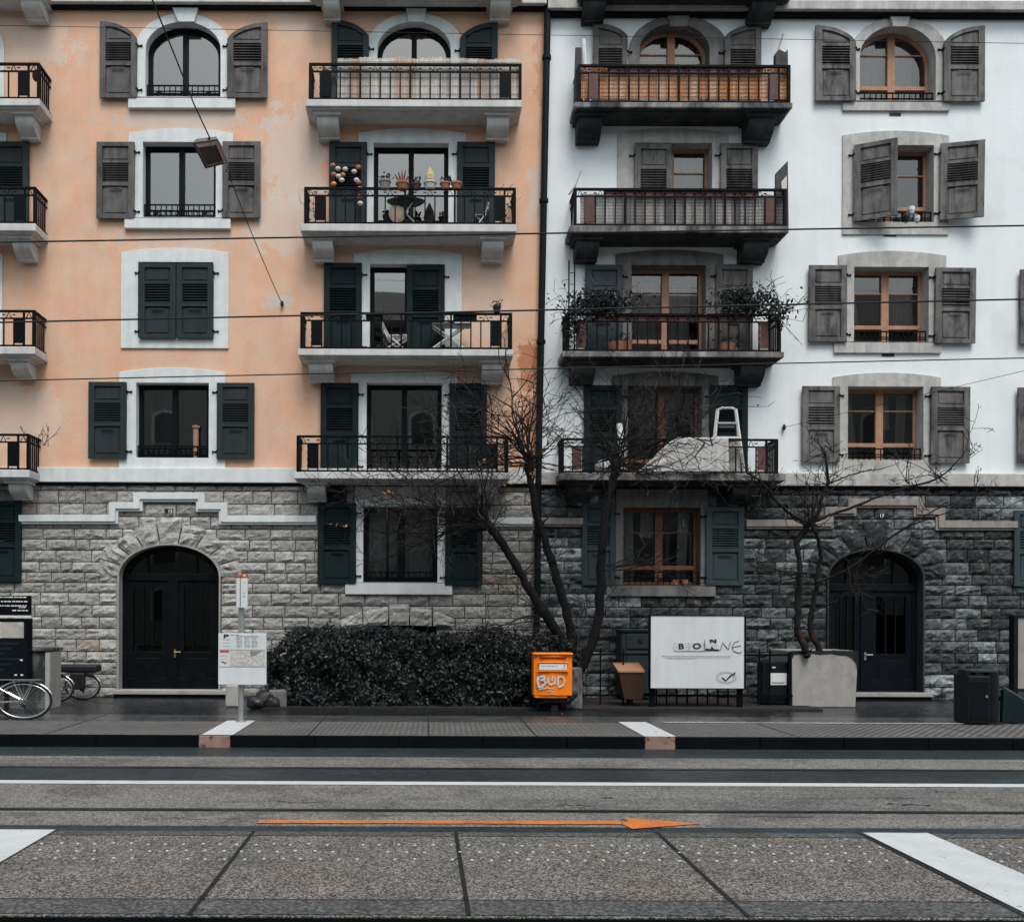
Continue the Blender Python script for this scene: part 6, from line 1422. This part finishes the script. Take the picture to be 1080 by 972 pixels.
# white building: scrap and poles on the upper balconies
zr1, zr2, zr3, zr4 = ztop('R', 1), ztop('R', 2), ztop('R', 3), ztop('R', 4)
def plank(q, Y, th, m, name, label, cat, floor, lean=.0):
    b = MB(); pts = [W(*p, Y) for p in q]; b.prism(pts, 'y', Y, Y + th); x = sum(p[0] for p in pts) / len(pts)
    return tag(b.build(name, M[m], loc=(x, Y, min(p[1] for p in pts)), bevel=.005), label, cat)
def low(px, zf, Y=-0.360): return px, zf
b = MB(); x = W(616.5, 60, -0.324)[0]; b.tube([(x + .06, -0.324, zr1), (x - .02, -0.302, W(0, 39, -0.324)[1])], .045, 8); tag(b.build('white_pole', M['paper'], loc=(x, -0.324, zr1)), 'white rolled pole leaning at the left end of the bamboo-screened balcony', 'pole')
plank(((607, 50), (613.5, 50), (615, 108), (605, 108)), -0.432, .05, 'board', 'scrap_board', 'weathered grey board at the left end of the bamboo-screened balcony', 'board', zr1)
plank(((818, 56), (822, 52), (828, 55), (831, 52), (832, 108), (818, 108)), -0.446, .12, 'board', 'crate', 'dark broken crate above the right end of the bamboo screen', 'crate', zr1)
b = MB(); b.tube([P(816, 100, -0.360), P(818, 62, -0.360), P(826, 36, -0.324)], .018, 6); tag(b.build('garden_stake', M['planter'], loc=P(816, 100, -0.360)), 'thin pale stake leaning out beside the broken crate', 'stake')
plank(((818, 183), (831, 169.5), (832, 240), (818, 240)), -0.475, .05, 'board', 'scrap_board', 'dark panel standing upright at the right end of the wicker-screened balcony', 'board', zr2)
plank(((824, 192), (830, 185), (830, 200), (825, 205)), -0.486, .01, 'whitepot', 'white_card', 'white card stuck on the upright dark panel', 'card', zr2)
b = MB(); b.tube([P(604, 240, -0.518), P(607, 196, -0.518), P(613, 180, -0.490)], .012, 5); b.tube([P(607, 196, -0.518), P(600, 205, -0.518)], .02, 5); tag(b.build('garden_stake', M['planter'], loc=P(604, 240, -0.518)), 'thin pale stake at the left corner of the wicker-screened balcony', 'stake')
# flower balcony
GF = 'trailing plants on the flower balcony'
def trail(px, py, w, h, n, label, Yc=-0.562):
    root = empty('trailing_plant', P(px, py, Yc), label, 'plant', GF); b = MB(); c = P(px, py, Yc); ws, hs = w / 55.5, h / 55.5; LVx = []
    for _ in range(16):
        a = c + Vector((rnd.uniform(-ws, ws) * .45, rnd.gauss(0, .06), rnd.uniform(-.05, .05))); shoot(b, a, Vector((rnd.gauss(0, .9), -.4, rnd.gauss(.15, .6))), rnd.uniform(.3, .75), .006, 1, LVx, up=-.6)
    b.build('stem', M['twig'], root); b = MB()
    for _ in range(n):
        t = rnd.gauss(0, .30); x = c.x + t * ws; z = c.z + rnd.gauss(0, .28) * hs + .3 * hs * (noise.noise(Vector((x * 4, 0, 3)))); v = rnd.choice((.3, .5, .8, 1.1, 1.8)); b.color(v)
        leaf(b, Vector((x, Yc + rnd.gauss(-.05, .1), z)), Vector((rnd.gauss(0, 1), -1, rnd.gauss(.3, .6))).normalized(), rnd.uniform(.022, .055), rnd.uniform(0, 6))
    b.build('foliage', M['leaf'], root); return root
trail(632, 320, 62, 22, 900, 'dark trailing plant spilling over the railing by the iron pole')
trail(606, 335, 20, 48, 330, 'straggling plant hanging down the left corner post of the flower balcony')
trail(786, 319, 62, 24, 900, 'bushy dark plant spilling over the right half of the flower railing')
trail(816, 330, 28, 28, 300, 'thin plant hanging past the right corner of the flower balcony')
b = MB(); x = W(600, 300, -0.547)[0]; 
for px in (600, 606): x = W(px, 300, -0.547)[0]; b.tube([(x, -0.547, zr3 - .02), (x, -0.547, W(0, 272, -0.547)[1])], .014, 6)
for k in range(7): z = zr3 + .2 + k * .22; b.box(W(600, 300, -0.547)[0], W(606, 300, -0.547)[0], -0.552, -0.542, z, z + .012)
tag(b.build('trellis', M['rust_iron'], loc=(x, -0.547, zr3)), 'narrow rusty iron trellis pole rising at the corner of the flower balcony', 'trellis')
def floorpot(px, Y, zf, w, h, m, label, leaves=30):
    x = W(px, 360, Y)[0]; root = empty('flower_pot', (x, Y, zf), label, 'flower pot', 'floor pots on the flower balcony'); b = MB(); b.lathe((x, Y, zf), [(w * .7, 0), (w, h), (w * .85, h), (w * .8, h * .9)], 14); b.build('pot', M[m], root); b = MB()
    for _ in range(leaves): v = rnd.choice((.5, 1, 2)); b.color(v); leaf(b, Vector((x + rnd.gauss(0, w * .8), Y + rnd.gauss(0, .07), zf + h + abs(rnd.gauss(0, .12)))), Vector((rnd.gauss(0, 1), -1, .4)).normalized(), .04, rnd.uniform(0, 6))
    b.build('plant', M['leaf'], root)
floorpot(650, -0.360, zr3, .20, .22, 'terracotta', 'wide terracotta floor pot left of the timber door'); floorpot(661, -0.252, zr3, .11, .30, 'boxtop', 'tall tan floor pot against the timber door jamb', 12)
floorpot(765, -0.360, zr3, .20, .20, 'terracotta', 'terracotta floor pot right of the timber door'); floorpot(775, -0.288, zr3, .11, .14, 'boxtop', 'small orange floor pot nearest the right shutter', 10)
# draped balcony: ladder, sheet, roll, boards
root = empty('stepladder', (W(766, 490, -0.288)[0], -0.288, zr4), 'aluminium stepladder standing behind the sheet on the lowest white-house balcony', 'ladder')
zt = W(766, 431, -0.302)[1]
for a, c in ((757, 748), (776, 784)):
    b = MB(); x1_, x0_ = W(a, 431, -0.302)[0], W(c, 495, -0.360)[0]; b.box(-.026, .026, -.02, .02, 0, (Vector((x1_, -0.302, zt)) - Vector((x0_, -0.432, zr4))).length); d = (Vector((x1_, -0.302, zt)) - Vector((x0_, -0.432, zr4)))
    Mx = Matrix.Translation((x0_, -0.432, zr4)) @ d.to_track_quat('Z', 'Y').to_matrix().to_4x4(); bmesh.ops.transform(b.bm, matrix=Mx, verts=b.bm.verts); b.build('rail', M['chairwhite'], root)
b = MB(); b.tube([P(757, 432, -0.302), P(762, 430, -0.302), P(771, 430, -0.302), P(776, 432, -0.302)], .024, 6); b.build('top_bar', M['chairwhite'], root)
for y_ in (443, 458.5, 474): f = (y_ - 431) / 64; b = MB(); b.box(W(757 - 9 * f, y_, -0.360)[0], W(776 + 8 * f, y_, -0.360)[0], -0.338 - .1 * f, -0.288 - .1 * f, W(0, y_ + 1.2, -0.324)[1], W(0, y_ - .8, -0.324)[1]); b.build('step', M['chairwhite' if y_ > 450 else 'steel'], root)
b = MB(); ppx(b, (758.5, 445, 775, 451), -0.310, -0.295); b.build('tray', M['greypot'], root)
for a in (752, 781): b = MB(); b.tube([P(766 + (a - 766) * .6, 432, -0.288), (W(a, 490, -.15)[0], -.15, zr4)], .016, 6); b.build('rear_leg', M['steel'], root)
# sheet draped over the railing
b = MB(); nx, nz = 70, 24; V = {}
yf = -DEP + .045
for i in range(nx + 1):
    for k in range(nz + 1):
        u, v = i / nx, k / nz; px = 676 + 92 * u; topy = 461.5 + (34 * (1 - u / .40) ** 1.15 if u < .40 else 0); py = topy + (497.5 - topy) * v
        px += 2.0 * v * math.sin(u * 9) * (1 if u > .4 else 0) - (14 * (1 - u) * v * (u < .4) * .4)
        fold = (.04 * math.sin(v * 15 + u * 3) * (1 - u / .45) if u < .45 else 0) + (.028 * math.sin(u * 62 + v * 1.5) * (u - .6) * 2.5 * (.3 + v) if u > .6 else 0) + .012 * math.sin(u * 11 + v * 3) * v + .02 * v * (1 - v)
        V[i, k] = b.bm.verts.new(P(px, py, yf - .09 + fold))
for i in range(nx):
    for k in range(nz): b.face([V[i, k], V[i + 1, k], V[i + 1, k + 1], V[i, k + 1]])
for i in range(28, nx): pass
tp = [V[i, 0].co.copy() for i in range(28, nx + 1)]
A = [b.bm.verts.new(p + Vector((0, .07, .012))) for p in tp]; B2 = [b.bm.verts.new(p + Vector((0, .15, -.25))) for p in tp]
for i in range(len(tp) - 1): b.face([V[28 + i, 0], V[29 + i, 0], A[i + 1], A[i]]); b.face([A[i], A[i + 1], B2[i + 1], B2[i]])
o = b.build('draped_sheet', M['sheet'], loc=P(725, 470, yf), smooth=True); so = o.modifiers.new('thick', 'SOLIDIFY'); so.thickness = .008; tag(o, 'grey-white cloth sheet draped over the lowest white-house balcony railing', 'sheet')
b = MB(); x = W(656, 490, -0.360)[0]; b.tube([(x + .02, -0.360, zr4), (x, -0.346, W(0, 470, -0.360)[1]), (x - .05, -0.324, W(0, 444, -0.360)[1])], [.06, .07, .055], 10); tag(b.build('white_roll', M['paper'], loc=(x, -0.360, zr4)), 'white upright roll of plastic at the left door jamb of the draped balcony', 'roll')
plank(((769, 466), (780, 466), (781, 504), (769, 504)), -0.446, .03, 'planter', 'scrap_board', 'grey board leaning behind the railing under the stepladder', 'board', zr4)
b = MB(); p = P(640, 490, -0.324); b.ball((p.x, p.y, zr4 + .16), .2, 1.2, .8, .8, 8); tag(b.build('covered_bundle', M['slab'], loc=p, smooth=True), 'pale lumpy bundle on the floor of the draped balcony behind the bare branches', 'bundle')
# on the window ledges
b = MB(); p = P(206, 465, .10); c, z0 = W(206.5, 483, .10); z1 = W(206, 449, .10)[1]; b.lathe((c, .10, z0), [(.055, 0.01), (.055, z1 - z0 - .05), (.075, z1 - z0 - .04), (.075, z1 - z0)], 12); tag(b.build('scratching_post', mat('sisal', (.30, .18, .14), .9, var=.2, scale=20), loc=(c, .1, z0)), 'pinkish brown cat scratching post inside the dark window above the cornice', 'scratching post')
for px, py, r, m, lab in ((961, 222, .07, 'paper', 'white cup on the ledge of the window with the half-open shutter'), (967, 231, .06, 'whitepot', 'round white bowl on the ledge of the window with the half-open shutter'), (955, 229, .08, 'black_plastic', 'black pot on the ledge next to the half-open shutter')):
    b = MB(); p = P(px, py, -.02); b.lathe((p.x, p.y, p.z - r), [(r * .7, 0), (r, r), (r * .9, 2 * r)], 10); tag(b.build('ledge_pot', M[m], loc=(p.x, p.y, p.z - r)), lab, 'pot')
for px, m, lab in ((712, 'terracotta', 'small terracotta pot on the brown window ledge above the billboard'), (722, 'boxtop', 'small tan pot beside the terracotta one on the brown window ledge')):
    p = P(px, 613, .0); zb_ = W(px, 617, 0)[1]; b = MB(); b.lathe((p.x, -.02, zb_), [(.05, 0), (.075, .11), (.06, .11)], 10); tag(b.build('ledge_pot', M[m], loc=(p.x, -.02, zb_)), lab, 'pot')
